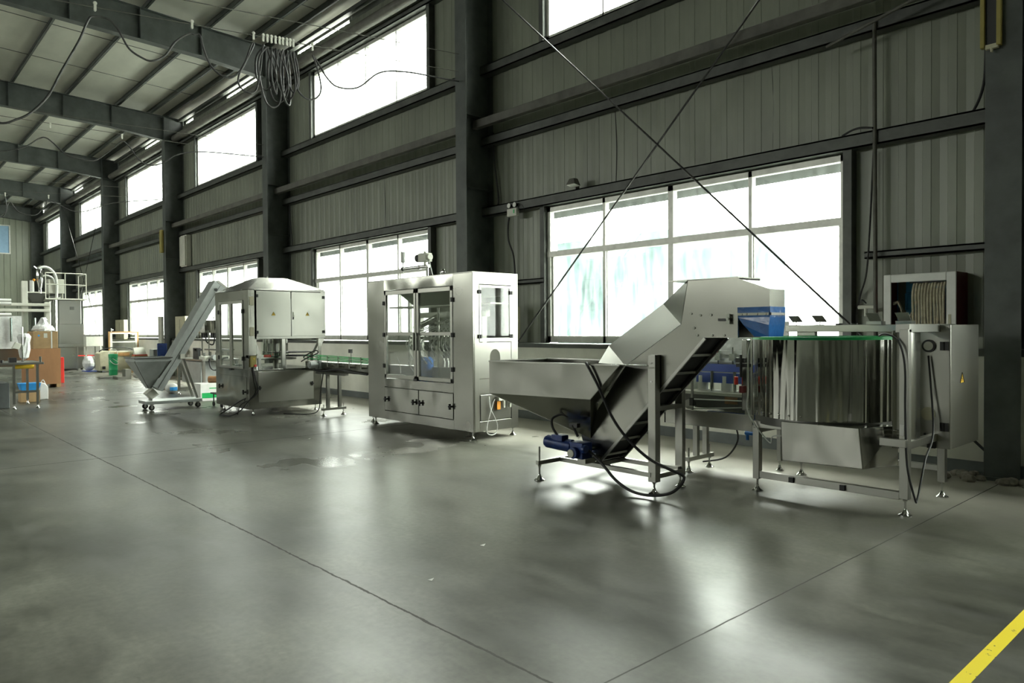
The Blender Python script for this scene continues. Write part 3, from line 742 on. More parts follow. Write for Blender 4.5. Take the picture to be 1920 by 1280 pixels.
MB().box(X1-.06, X1-.01, 5.60, 5.66, .78, 1.30).box(X1-.06, X1-.01, 5.17, 5.22, .78, 1.03).build('post', 'steel_leg', t, smooth=0)
MB().box(X1-.02, X1-.014, 5.22, 5.60, .80, 1.26).build('guard_pane', 'acrylic', t, smooth=0)
# hood
bb = [(X0-.01, Y0-.01, 2.145), (X1+.01, Y0-.01, 2.145), (X1+.01, 6.44, 2.165), (X0-.01, 6.44, 2.165)]
tt = [(-12.95, 5.42, 2.39), (-12.60, 5.42, 2.39), (-12.60, 5.92, 2.39), (-12.95, 5.92, 2.39)]
MB().hexa(bb, tt).build('hood', 'steel', t, smooth=0)
MB().cyl((-12.7, 5.6, 2.39), (-12.7, 5.6, 2.42), .012, 8).build('lifting_eye', 'chrome', t)
# star wheel, rotor and guides inside
MB().lathe([(.001, .93), (.36, .93), (.36, .955), (.001, .955)], (-12.62, 5.70, 0), 30).cyl((-12.62, 5.70, .78), (-12.62, 5.70, 1.9), .05, 14).lathe([(.16, 1.22), (.20, 1.22), (.20, 1.34), (.16, 1.34)], (-12.62, 5.70, 0), 24).build('rotor', 'steel_leg', t)
for i in range(10):
    a_ = 2*PI*i/10; c_ = (-12.62+.20*math.cos(a_), 5.70+.20*math.sin(a_))
    MB().cyl((*c_, 1.02), (*c_, 1.5), .018, 8).cyl((*c_, 1.0), (*c_, 1.08), .028, 10).build('capping_head', 'chrome', t)
m = MB(); n = 24
poly = []
for i in range(n*2):
    r_ = .40 if (i//2) % 2 else .35; a_ = 2*PI*i/(n*2); poly.append((-12.52+r_*math.cos(a_), 5.92+r_*math.sin(a_)))
m.prism(poly, 'z', .985, 1.0).prism([(-12.52+(p+12.52)*.97, 5.92+(q-5.92)*.97) for p, q in poly], 'z', 1.05, 1.065)
m.build('star_wheel', 'black', t, smooth=0)
MB().box(X1-.10, X1-.06, 5.27, 5.42, .985, 1.03).build('red_cap_track', 'red', t, smooth=0)
# operator box, cable loops, feet
eb = MB().box(X1, X1+.05, 5.02, 5.11, .83, 1.02).build('push_button_box', 'yellowbar', t, smooth=0, bevel=.005)
MB().cyl((X1+.05, 5.085, .855), (X1+.075, 5.085, .855), .02, 12).build('emergency_button', 'red', eb)
MB().cyl((X1+.05, 5.065, .97), (X1+.062, 5.065, .97), .011, 10).build('start_button', 'yellow', eb)
MB().tube([(X1+.02, 5.06, .83), (X1+.04, 5.10, .60), (X1+.04, 5.13, .40), (-12.13, 4.98, .25), (-12.20, 4.88, .10), (-12.32, 4.76, .014), (-12.52, 4.68, .014), (-12.68, 4.72, .014), (-12.60, 4.86, .12), (-12.38, 4.96, .25), (-12.24, 5.0, .30)], .011, 8).build('power_cable', 'rubber', t)
MB().tube([(-12.22, 5.0, .25), (-12.30, 4.92, .18), (-12.34, 4.88, .02)], .009, 8).build('control_cable', 'rubber', t)
for x, y in ((-13.45, 5.08), (-12.2, 5.1), (-12.25, 6.28), (-13.5, 6.28)): foot(x, y, .11, t, .035)

# ---------------- link conveyor between the two ----------------
t = thing('link_conveyor', (-10.9, 6.08, 0), 'narrow slat conveyor with green guide rails joining the capping and filling machines', 'conveyor')
MB().box(-12.05, -9.87, 5.99, 6.01, .74, .90).box(-12.05, -9.87, 6.15, 6.17, .74, .90).box(-12.05, -9.87, 6.01, 6.15, .74, .75).build('side_frame', 'steel_wob', t, smooth=0)
MB().box(-12.05, -9.87, 6.02, 6.14, .885, .905).build('slat_chain', 'white', t, smooth=0)
for z in (.935, .985):
    MB().cyl((-12.05, 5.965, z+.02), (-9.9, 5.965, z-.01), .008, 8).build('guide_rail', 'green', t)
    MB().cyl((-12.05, 6.195, z+.02), (-9.9, 6.195, z-.01), .008, 8).build('guide_rail', 'green', t)
for i in range(6):
    x = -11.85+i*.36
    MB().cyl((x, 5.93, .84), (x, 5.93, 1.02), .007, 8).cyl((x, 5.93, .935), (x, 5.965, .935), .006, 6).cyl((x, 5.93, .985), (x, 5.965, .985), .006, 6).box(x-.015, x+.015, 5.93, 5.99, .83, .86).build('guide_bracket', 'chrome', t)
MB().cyl((-10.35, 5.93, .92), (-10.35, 5.93, 1.12), .006, 6).box(-10.40, -10.32, 5.91, 5.94, 1.08, 1.14).build('sensor', 'black', t)
MB().cyl((-11.52, 5.98, .86), (-11.52, 5.80, .86), .062, 18).cyl((-11.52, 5.80, .86), (-11.52, 5.785, .86), .045, 18).box(-11.60, -11.44, 5.95, 5.99, .78, .93).build('drive_motor', 'grey_case', t)
m = MB().box(-11.235, -11.185, 5.95, 6.0, .12, .70).box(-11.235, -11.185, 6.17, 6.22, .12, .70); m.build('support_post', 'steel_leg', t, smooth=0)
MB().box(-11.22, -11.17, 5.85, 6.30, .10, .14).build('cross_foot', 'steel_leg', t, smooth=0)
MB().box(-11.75, -10.75, 6.03, 6.11, .69, .74).build('under_beam', 'steel_leg', t, smooth=0)
foot(-11.2, 5.89, .10, t, .045, .20); foot(-11.2, 6.26, .10, t, .045, .20)
m = MB().box(-9.95, -9.91, 6.03, 6.11, .12, .74); m.build('support_post', 'black', t, smooth=0)
foot(-9.93, 6.07, .12, t, .04)
MB().tube([(-12.0, 5.94, .96), (-11.85, 5.88, 1.0), (-11.5, 5.9, 1.10), (-11.45, 5.92, 1.06), (-11.75, 5.88, .97), (-12.02, 5.9, .90)], .010, 8).build('loose_cable', 'rubber', t)
MB().tube([(-11.6, 5.93, .84), (-11.5, 5.90, .77), (-11.2, 5.90, .76), (-10.8, 5.92, .80), (-10.3, 5.93, .77), (-9.9, 5.95, .75)], .014, 8).build('motor_cable', 'rubber', t)
MB().tube([(-11.3, 5.94, .72), (-11.36, 5.92, .40), (-11.40, 5.90, .10), (-11.6, 5.82, .012), (-12.0, 5.55, .012)], .009, 8).build('supply_cable', 'rubber', t)

# ---------------- hopper elevator ----------------
t = thing('hopper_elevator', (-4.3, 5.35, 0), 'inclined stainless hopper elevator with blue drive motor and blue discharge skirt', 'machine')
yf, yb = 5.20, 5.55
tx = [(-4.67,.19), (-4.74,.42), (-4.20,1.10), (-3.60,1.47), (-3.53,1.84), (-3.07,1.835), (-3.07,1.36), (-3.38,1.36), (-4.52,.19)]
MB().prism(tx, 'y', yf, yf+.02).prism(tx, 'y', yb-.02, yb).build('trunk_side', 'steel', t, smooth=0)
MB().sheet([(-4.20, yf, 1.10), (-3.60, yf, 1.47), (-4.02, yb-.02, 1.66), (-4.67, yb-.02, 1.27)]).build('trough_cover', 'steel_satin', t, smooth=0)
MB().sheet([(-3.60, yf, 1.47), (-3.53, yf, 1.84), (-3.72, yb-.02, 1.84), (-4.02, yb-.02, 1.66)]).build('upper_cover', 'steel', t, smooth=0)
MB().sheet([(-4.20, yf, 1.10), (-4.67, yb-.02, 1.27), (-4.62, yf+.12, 1.11)]).build('cover_end', 'steel_box', t, smooth=0)
MB().box(-3.72, -3.07, yf, yb, 1.835, 1.845).build('head_lid', 'steel_box', t, smooth=0)
MB().sheet([(-4.67, yb-.005, 1.27), (-4.02, yb-.005, 1.66), (-3.72, yb-.005, 1.84), (-3.53, yb-.005, 1.84), (-3.60, yb-.005, 1.40), (-4.20, yb-.005, 1.05)]).build('back_panel', 'steel_box', t, smooth=0)
# belt: dark slab inside with raised flights
dx, dz = (-3.38+4.52), (1.36-.19); ln = math.hypot(dx, dz); ux, uz = dx/ln, dz/ln
MB().hexa([(-4.52-.09, yf+.025, .19+.03),(-4.52-.03, yf+.025, .19),(-4.52-.03, yb-.025, .19),(-4.52-.09, yb-.025, .19+.03)], [(-3.38-.09, yf+.025, 1.36+.06),(-3.38-.03, yf+.025, 1.36),(-3.38-.03, yb-.025, 1.36),(-3.38-.09, yb-.025, 1.36+.06)]).build('belt', 'belt', t, smooth=0)
for i in range(7):
    q = .10+i*.22
    p = (-4.52+ux*q, .19+uz*q)
    MB().bar((p[0]-.005, yf+.02, p[1]), (p[0]-.005, yb-.02, p[1]), .02, .02).build('cross_bar', 'steel_leg', t, smooth=0)
for y in (yf-.004, yb-.014): MB().bar((-4.53, y+.009, .17), (-3.37, y+.009, 1.355), .025, .018, up=(0,1,0)).build('edge_rail', 'steel_leg', t, smooth=0)
# discharge spout with blue skirt
MB().hexa([(-3.07, yf, 1.59),(-2.80, yf, 1.59),(-2.80, 5.43, 1.59),(-3.07, yb, 1.59)], [(-3.07, yf, 1.83),(-2.80, yf, 1.735),(-2.80, 5.43, 1.735),(-3.07, yb, 1.83)]).build('spout', 'steel', t, smooth=0)
sk = MB(); Y = .006
ring = [[(-3.07, yf-Y, 1.60),(-2.795, yf-Y, 1.60),(-2.795, 5.435, 1.60),(-3.07, yb, 1.60)], [(-3.065, yf-Y, 1.52),(-2.795, yf-Y, 1.52),(-2.795, 5.435, 1.52),(-3.065, yb, 1.52)],
        [(-3.02, yf+.0, 1.46),(-2.80, yf-.012, 1.46),(-2.80, 5.435, 1.46),(-3.02, yb, 1.46)], [(-2.94, yf+.02, 1.37),(-2.81, yf, 1.37),(-2.81, 5.43, 1.37),(-2.94, 5.5, 1.37)]]
for A, B in zip(ring, ring[1:]):
    for i in range(4): sk.sheet([A[i], A[(i+1) % 4], B[(i+1) % 4], B[i]], .002)
sk.build('skirt', 'blue', t, smooth=0)
m = MB().box(-3.07, -2.80, yf-.014, yf-.006, 1.535, 1.555); m.build('clamp_strip', 'chrome', t, smooth=0)
MB().box(-2.795, -2.787, yf, 5.42, 1.535, 1.555).build('clamp_strip', 'dark_steel', t, smooth=0)
for x in (-3.03, -2.99, -2.90, -2.83): MB().cyl((x, yf-.02, 1.545), (x, yf-.012, 1.545), .010, 8).build('bolt', 'chrome', t)
# bearing take-up on the head
v = MB().box(-3.24, -3.12, yf-.012, yf, 1.495, 1.515).build('takeup_slot', 'black', t, smooth=0)
MB().box(-3.155, -3.125, yf-.03, yf-.012, 1.47, 1.55).cyl((-3.14, yf-.04, 1.51), (-3.14, yf-.03, 1.51), .012, 8).build('takeup_block', 'chrome', t, smooth=0)
for x, z in ((-3.50,1.56),(-3.41,1.545),(-3.31,1.545),(-3.44,1.38),(-3.30,1.38),(-3.19,1.38),(-3.47,1.44)):
    MB().cyl((x, yf-.008, z), (x, yf, z), .010, 8).build('bolt', 'chrome', t)
# hopper
A = [(-5.80, 4.95, 1.11), (-4.06, 4.95, 1.12), (-4.40, 4.95, .80), (-5.80, 4.95, .775)]
hb = MB().sheet(A, .005).sheet([(-5.80, 4.95, 1.11), (-5.80, 5.80, 1.11), (-5.80, 5.80, .775), (-5.80, 4.95, .775)], .005)
hb.sheet([(-5.80, 5.80, 1.11), (-4.30, 5.80, 1.11), (-4.45, 5.80, .80), (-5.80, 5.80, .775)], .005)
hb.sheet([(-4.06, 4.95, 1.12), (-4.21, yf-.001, 1.10), (-4.52, yf-.001, .74), (-4.40, 4.95, .80)], .005)
hb.sheet([(-4.30, 5.80, 1.11), (-4.30, yb, 1.10), (-4.45, yb, .80), (-4.45, 5.80, .80)], .005)
hb.sheet([(-5.80, 4.95, .775), (-4.40, 4.95, .80), (-4.62, yf-.002, .40), (-4.78, yf-.002, .44)], .005)
hb.sheet([(-4.40, 4.95, .80), (-4.52, yf-.001, .74), (-4.62, yf-.001, .40)], .005)
hb.sheet([(-5.80, 4.95, .775), (-5.80, 5.80, .775), (-4.78, 5.55, .44), (-4.78, yf, .44)], .005)
hb.sheet([(-5.80, 5.80, .775), (-4.45, 5.80, .80), (-4.62, 5.57, .40), (-4.78, 5.57, .44)], .005)
hp = hb.build('hopper', 'steel_wob', t, smooth=0)
MB().bar((-5.80, 4.945, 1.11), (-4.06, 4.945, 1.12), .014, .012).bar((-5.80, 5.80, 1.11), (-4.30, 5.80, 1.11), .014, .012).bar((-5.80, 4.95, 1.11), (-5.80, 5.80, 1.11), .014, .012).build('rim', 'steel_leg', hp, smooth=0)
MB().cyl((-4.40, 4.93, 1.125), (-3.83, 5.05, 1.12), .006, 8).build('support_rod', 'chrome', t)
# drive motor
mo = MB().cyl((-4.98, 4.98, .36), (-4.70, 5.03, .335), .062, 20).cyl((-5.00, 4.976, .362), (-4.98, 4.98, .36), .05, 20).box(-4.90, -4.76, 4.95, 5.04, .38, .435).build('drive_motor', 'blue_motor', t, bevel=.004)
MB().box(-4.70, -4.53, 4.98, 5.12, .235, .385).cyl((-4.62, 4.94, .29), (-4.62, 4.98, .29), .055, 16).cyl((-4.54, 5.0, .33), (-4.50, 5.0, .33), .04, 12).build('gearbox', 'blue_motor', t, bevel=.006)
MB().cyl((-4.635, 4.93, .285), (-4.635, 4.942, .285), .038, 16).build('gearbox_plate', 'offwhite', t)
MB().cyl((-4.60, 5.10, .31), (-4.60, yf+.02, .31), .02, 10).build('drive_shaft', 'chrome', t)
MB().box(-4.63, -4.53, 5.02, 5.16, .19, .235).build('motor_mount', 'steel_leg', t, smooth=0)
# frame
m = MB().box(-4.97, -3.86, 5.115, 5.155, .15, .19).box(-4.97, -3.86, 5.52, 5.56, .15, .19).box(-4.99, -4.95, 4.83, 5.90, .15, .19).box(-4.55, -4.51, 5.155, 5.52, .15, .19)
m.build('base_frame', 'steel_leg', t, smooth=0, bevel=.003)
MB().box(-3.89, -3.81, 5.12, 5.19, .11, 1.21).build('post', 'steel_leg', t, smooth=0, bevel=.003)
MB().box(-3.92, -3.84, 5.56, 5.61, .11, 1.05).build('post', 'steel_leg', t, smooth=0, bevel=.003)
for za in (.72, .13): MB().box(-3.88, -3.84, 5.19, 5.56, za, za+.04).build('cross_rail', 'steel_leg', t, smooth=0)
MB().cyl((-3.85, 5.115, 1.14), (-3.85, 5.125, 1.14), .008, 8).build('bolt', 'chrome', t)
MB().cyl((-3.85, 5.115, .98), (-3.85, 5.125, .98), .008, 8).build('bolt', 'chrome', t)
for x, y, s_ in ((-4.97, 4.86, .32), (-4.97, 5.87, .32), (-3.85, 5.155, .12), (-3.88, 5.585, .12)): foot(x, y, .15 if s_ > .2 else .11, t, .05, s_)
MB().tube([(-4.44, 4.94, 1.13), (-4.40, 4.92, 1.10), (-4.29, 4.93, .93), (-4.16, 4.95, .68), (-4.02, 4.98, .50), (-3.82, 5.02, .34), (-3.62, 5.06, .26), (-3.52, 5.12, .20), (-3.58, 5.05, .08), (-3.75, 5.0, .03), (-3.95, 4.98, .035), (-4.15, 5.0, .10), (-4.35, 5.05, .21), (-4.52, 5.06, .31)], .013, 8).build('motor_cable', 'rubber', t)
MB().tube([(-4.84, 4.985, .42), (-4.90, 4.97, .50), (-4.93, 5.0, .58), (-4.86, 5.05, .62), (-4.80, 5.08, .60)], .012, 8).build('whip_cable', 'rubber', t)
MB().box(-4.70, -4.60, 4.985, 5.03, .52, .56).cyl((-4.66, 4.99, .54), (-4.60, 5.0, .44), .012, 8).build('sensor', 'black', t, smooth=0)

# ---------------- bottle unscrambler ----------------
t = thing('bottle_unscrambler', (-2.85, 6.4, 0), 'round mirror-steel bottle unscrambler with green rim on an open stainless frame', 'machine')
dc = (-2.906, 6.368); R_ = .594
m = MB().lathe([(R_-.006, .67), (R_, .67), (R_, 1.345), (R_-.006, 1.345), (R_-.006, .67)], (*dc, 0), 64); dr = m.build('drum_wrap', 'steel_drum', t, smooth=40)
MB().lathe([(R_-.03, .60), (R_-.008, .60), (R_-.008, .70), (R_-.03, .70), (R_-.03, .60)], (*dc, 0), 48).lathe([(.001, .64), (R_-.02, .64), (R_-.02, .66), (.001, .66)], (*dc, 0), 48).build('drum_base', 'dark_steel', t)
MB().lathe([(R_-.012, 1.335), (R_+.008, 1.335), (R_+.008, 1.36), (R_-.012, 1.36), (R_-.012, 1.335)], (*dc, 0), 64).build('rim_trim', 'green', t)
MB().lathe([(.001, 1.12), (.30, 1.08), (R_-.01, 1.0), (R_-.01, .98), (.001, .98)], (*dc, 0), 40).build('rotating_cone', 'steel_box', t)
for i in range(7):
    a_ = PI*1.22+i*.165
    c_ = (dc[0]+(R_+.002)*math.cos(a_), dc[1]+(R_+.002)*math.sin(a_))
    MB().sphere((c_[0], c_[1], .705), .0095, 5).build('rivet', 'chrome', t)
# under-hopper
MB().hexa([(-2.99,5.75,.33),(-2.33,5.75,.345),(-2.20,6.10,.345),(-2.95,6.10,.33)], [(-3.0,5.75,.66),(-2.36,5.75,.66),(-2.20,6.10,.66),(-2.98,6.10,.66)]).build('collecting_bin', 'steel_wob', t, smooth=0, bevel=.006)
# frame
m = MB().box(-3.34,-3.28,5.90,5.96,.11,.56); m.build('leg', 'steel_leg', t, smooth=0, bevel=.003)
m = MB().box(-2.125,-2.06,5.90,5.965,.13,1.42); m.build('leg', 'steel_leg', t, smooth=0, bevel=.003)
m = MB().box(-2.14,-2.08,6.78,6.84,.13,.50); m.build('leg', 'steel_leg', t, smooth=0, bevel=.003)
m = MB().box(-3.40,-3.34,6.84,6.90,.13,.56); m.build('leg', 'steel_leg', t, smooth=0, bevel=.003)
MB().box(-3.28,-2.125,5.905,5.955,.12,.18).build('bottom_rail', 'steel_leg', t, smooth=0, bevel=.003)
MB().box(-3.34,-2.14,6.79,6.83,.22,.27).build('bottom_rail', 'steel_leg', t, smooth=0, bevel=.003)
for q in ((-3.34,-3.02,5.91,5.955,.56,.62), (-2.25,-2.06,5.85,5.90,.53,.59), (-2.13,-2.08,5.965,6.78,.50,.56), (-3.38,-3.34,5.96,6.84,.50,.56)): MB().box(*q).build('mid_rail', 'steel_leg', t, smooth=0, bevel=.003)
for x in (-2.98, -2.55): MB().box(x-.02, x+.02, 5.885, 5.905, .125, .17).build('rubber_stop', 'black', t, smooth=0)
MB().box(-2.115, -2.085, 5.885, 5.90, .615, .70).build('cable_clip', 'white', t, smooth=0)
for x, y in ((-3.31, 5.93), (-2.09, 5.93), (-2.11, 6.81), (-3.37, 6.87)): foot(x, y, .13, t)
for z in (.60, .635): MB().cyl((-2.30, 6.05, z), (-2.13, 5.95, z), .008, 8).build('tie_rod', 'chrome', t)
# top beam with plates, knobs and angle brackets
MB().box(-3.53,-2.10,6.86,6.96,1.395,1.46).box(-3.42,-3.24,6.88,6.94,1.15,1.395).build('top_beam', 'steel_leg', t, smooth=0, bevel=.003)
MB().box(-2.16,-2.06,5.92,6.96,1.395,1.46).build('side_beam', 'steel_leg', t, smooth=0, bevel=.003)
for x in (-3.46, -3.22):
    MB().hexa([(x-.05, 6.97, 1.49),(x+.06, 6.97, 1.49),(x+.06, 6.975, 1.49),(x-.05, 6.975, 1.49)], [(x-.08, 6.93, 1.555),(x+.03, 6.93, 1.555),(x+.03, 6.935, 1.555),(x-.08, 6.935, 1.555)]).box(x-.04, x+.05, 6.88, 6.94, 1.46, 1.464).cyl((x, 6.95, 1.46), (x, 6.95, 1.50), .005, 6).build('reflector_plate', 'steel_box', t, smooth=0)
for x in (-3.02, -2.88): MB().cyl((x, 6.91, 1.46), (x, 6.91, 1.475), .032, 14).build('rubber_cap', 'black', t)
for x in (-2.67, -2.42):
    MB().hexa([(x-.06, 6.80, 1.46),(x+.07, 6.80, 1.46),(x+.07, 6.90, 1.46),(x-.06, 6.90, 1.46)], [(x-.06, 6.80, 1.49),(x+.07, 6.80, 1.49),(x+.07, 6.90, 1.49),(x-.06, 6.90, 1.49)]).hexa([(x-.06,6.88,1.49),(x+.04,6.88,1.49),(x+.04,6.90,1.49),(x-.06,6.90,1.49)], [(x-.09,6.86,1.565),(x+.02,6.86,1.565),(x+.02,6.88,1.565),(x-.09,6.88,1.565)]).build('angle_bracket', 'steel_box', t, smooth=0)
# rounded guard sheet at the right, control cabinet
m = MB(); prof = [(-2.06+.0, 6.0)] ; 
pts = [(-2.20, 5.98), (-2.15, 5.99), (-2.115, 6.04), (-2.10, 6.15), (-2.11, 6.30)]
pts2 = [(x-.006, y+.006) for x, y in reversed(pts)]
m.prism(pts+pts2, 'z', .50, 1.41); m.build('guard_sheet', 'steel', t, smooth=50)
cb = MB().box(-2.34,-1.985,6.60,7.33,.44,1.455).build('control_cabinet', 'steel_box', t, smooth=0, bevel=.006)
hinge_y(-2.03, 6.60, 1.28, cb, .06, .07); hinge_y(-2.03, 6.60, .62, cb, .06, .07)
MB().cyl((-2.145, 6.60, 1.28), (-2.145, 6.585, 1.28), .052, 22).build('dial_ring', 'black', cb)
MB().cyl((-2.145, 6.585, 1.28), (-2.145, 6.578, 1.28), .036, 22).build('dial_face', 'offwhite', cb)
MB().cyl((-2.15, 6.60, .72), (-2.15, 6.592, .72), .055, 22).build('round_cover', 'beige', cb)
MB().box(-2.15,-2.09,6.57,6.60,.44,.50).cyl((-2.14, 6.57, .52), (-2.17, 6.57, .56), .01, 6).build('cable_gland', 'black', cb)
warn_x(-1.985, 6.88, 1.0, cb, .05)
MB().tube([(-2.30, 5.98, 1.37), (-2.22, 5.90, 1.385), (-2.12, 5.87, 1.33), (-2.07, 5.86, 1.15), (-2.07, 5.87, .80), (-2.06, 5.88, .40), (-2.02, 5.92, .15), (-2.02, 5.98, .14), (-2.04, 6.2, .40), (-2.08, 6.5, .60), (-2.14, 6.57, 1.20)], .008, 8).build('control_cable', 'rubber', t)
# mirror upright with black clamp at the left of the drum
MB().box(-3.46,-3.40,5.92,5.98,.70,1.335).build('upright', 'chrome', t, smooth=0, bevel=.01)
MB().box(-3.49,-3.37,5.88,5.93,1.09,1.12).box(-3.49,-3.39,5.87,5.93,1.13,1.17).cyl((-3.43,5.86,1.0),(-3.43,5.86,1.2),.012,8).build('clamp', 'black', t, smooth=0)
MB().cyl((-3.50,5.90,.93),(-3.50,5.90,1.0),.018,10).build('red_knob', 'red', t)
MB().box(-3.46,-3.42,5.88,5.92,.86,.92).build('sensor_block', 'darkred', t, smooth=0)
MB().tube([(-3.34,5.90,1.34),(-3.36,5.86,1.2),(-3.35,5.85,.9),(-3.37,5.86,.72),(-3.30,5.88,.58),(-3.24,5.9,.50),(-3.17,5.9,.44),(-3.15,5.9,.50),(-3.02,5.85,.52)], .006, 6).build('air_line', 'tube', t)
v = MB().cyl((-3.42, 5.92, .50), (-3.34, 5.92, .50), .018, 10).cyl((-3.40,5.92,.44),(-3.40,5.92,.50),.015,8).build('air_valve', 'blue', t)

# ---------------- sorting table with clear guard, behind ----------------
t = thing('sorting_machine', (-4.1, 6.55, 0), 'low stainless sorting conveyor with clear guards and blue rails, behind the elevator', 'machine')
MB().box(-4.56,-3.56,6.28,6.30,.46,.615).box(-4.56,-4.54,6.28,6.40,.46,.83).box(-4.56,-3.56,6.86,6.88,.46,.60).box(-4.56,-3.56,6.30,6.86,.46,.475).build('trough', 'steel', t, smooth=0, bevel=.003)
MB().box(-4.22,-3.575,6.29,6.296,.615,1.36).build('guard_pane', 'acrylic', t, smooth=0)
MB().box(-4.235,-4.215,6.28,6.30,.615,1.36).box(-3.58,-3.56,6.28,6.30,.615,1.36).build('guard_frame', 'steel_leg', t, smooth=0)
MB().box(-4.24,-4.20,6.26,6.28,.66,.74).build('guard_clamp', 'black', t, smooth=0)
for z in (1.18, 1.10): MB().box(-4.9,-3.57,6.82,6.88,z-.02,z+.02).build('top_rail', 'white', t, smooth=0)
for i in range(7):
    x = -4.75+i*.17
    MB().cyl((x,6.80,.98),(x,6.80,1.24),.012,8).box(x-.03,x+.03,6.77,6.82,1.10,1.17).build('rail_bracket', 'chrome', t, smooth=0)
MB().box(-4.95,-3.57,6.76,6.82,.98,1.06).build('blue_rail', 'blue_bar', t, smooth=0)
MB().box(-4.35,-3.57,6.55,6.60,.88,.98).build('blue_rail', 'blue_bar', t, smooth=0)
for x in (-4.30,-4.02,-3.80): MB().cyl((x,6.60,.80),(x,6.60,.95),.055,18).build('roller', 'white', t)
for x in (-4.16,-3.9,-3.68): MB().cyl((x,6.55,.78),(x,6.55,1.0),.018,10).build('post', 'chrome', t)
MB().box(-4.50,-3.57,6.45,6.78,.76,.79).build('table_top', 'offwhite', t, smooth=0)
MB().box(-4.45,-3.57,6.50,6.75,.62,.76).build('gear_housing', 'dark_steel', t, smooth=0)
MB().box(-3.98,-3.84,6.49,6.50,.68,.75).build('rusty_plate', 'bronze', t, smooth=0)
MB().cyl((-4.33,6.44,.66),(-4.33,6.38,.66),.05,16).build('pulley', 'steel_leg', t)
MB().cyl((-3.66,6.44,.70),(-3.66,6.40,.70),.028,14).build('pulley', 'steel_leg', t)
MB().cyl((-4.33,6.41,.71),(-3.66,6.41,.73),.007,6).cyl((-4.33,6.41,.61),(-3.66,6.41,.67),.007,6).build('round_belt', 'tube', t)
MB().box(-4.15,-3.6,6.44,6.48,.50,.60).build('blue_channel', 'blue_bar', t, smooth=0)
MB().box(-3.68,-3.60,6.36,6.39,.56,.78).build('bearing_plate', 'offwhite', t, smooth=0)
MB().box(-4.95,-4.45,6.60,6.95,.66,.93).build('white_case', 'offwhite', t, smooth=0, bevel=.004)
MB().box(-4.95,-3.57,7.00,7.02,.9,1.5).build('back_guard', 'film', t, smooth=0)
for y in (6.33, 6.50): MB().box(-4.245,-4.195,y,y+.045,.13,.46).build('post', 'steel_leg', t, smooth=0)
MB().box(-4.25,-4.19,6.18,6.63,.11,.15).build('cross_foot', 'steel_leg', t, smooth=0)
foot(-4.22,6.22,.11,t,.045,.24); foot(-4.22,6.59,.11,t,.045,.24)
for x in (-3.62,): MB().box(x-.02,x+.02,6.9,6.94,.1,.5).build('post', 'steel_leg', t, smooth=0); foot(x,6.92,.1,t,.04)
MB().tube([(-3.86,6.5,.46),(-3.9,6.6,.30),(-4.1,6.7,.1),(-4.4,6.75,.012)], .009, 8).build('floor_cable', 'rubber', t)

# ============================================================ wall fittings
t = thing('fire_hose_cabinet', (-2.76, 8.36, 1.40), 'white framed fire hose cabinet with hanging canvas hose, on the wall beside the nearest column', 'fire hose cabinet')
x0, x1, z0, z1, y0, y1 = -3.10, -2.41, 1.40, 1.99, 8.19, 8.53
MB().box(x0, x0+.012, y0, y1, z0, z1).box(x1-.012, x1, y0, y1, z0, z1).box(x0+.012, x1-.012, y0, y1, z1-.012, z1).box(x0+.012, x1-.012, y0, y1, z0, z0+.012).build('case', 'darkred', t, smooth=0)
MB().box(x0+.012, x1-.012, y1-.012, y1, z0+.012, z1-.012).build('lining', 'cabinet_blue', t, smooth=0)
d = MB().box(x0, x0+.075, y0-.02, y0, z0, z1).box(x1-.09, x1, y0-.02, y0, z0, z1).box(x0+.075, x1-.09, y0-.02, y0, z1-.085, z1).box(x0+.075, x1-.09, y0-.02, y0, z0, z0+.05).build('door_frame', 'white', t, smooth=0, bevel=.008)
MB().box(x1-.07, x1-.045, y0-.026, y0-.02, z0+.06, z0+.16).build('latch', 'beige', d, smooth=0)
for i in range(11):
    xa = -2.83+i*.029; zt = 1.875+.008*math.sin(i*2.1)
    MB().tube([(xa, 8.24+.012*math.sin(i*3), 1.44), (xa+.004*math.sin(i), 8.23, 1.62), (xa-.004, 8.235, 1.78), (xa+.006, 8.245, zt), (xa+.013, 8.26, zt+.008), (xa+.018, 8.275, zt-.01), (xa+.014, 8.28, 1.60), (xa+.012, 8.28, 1.44)], .0125, 7, 5).build('hose_fold', 'hose', t)
MB().box(-2.86, -2.50, 8.22, 8.30, 1.895, 1.905).build('hose_rack', 'black', t, smooth=0)
m = MB()
P_ = [(-3.03, 1.70), (-2.985, 1.71), (-2.955, 1.64), (-2.93, 1.56), (-2.90, 1.53), (-2.87, 1.54), (-2.845, 1.60), (-2.835, 1.70)]
for (a, b), (c, d_) in zip(P_, P_[1:]): m.hexa([(a, 8.24, b-.03), (c, 8.24, d_-.012), (c, 8.29, d_-.012), (a, 8.29, b-.03)], [(a, 8.24, b+.005), (c, 8.24, d_+.004), (c, 8.29, d_+.004), (a, 8.29, b+.005)])
m.build('hose_tail', 'hose', t, smooth=60)
MB().cyl((-2.99, 8.5, 1.62), (-2.99, 8.5, 1.80), .012, 8).cyl((-2.99, 8.5, 1.80), (-2.84, 8.5, 1.80), .012, 8).build('water_pipe', 'cabinet_blue', t)

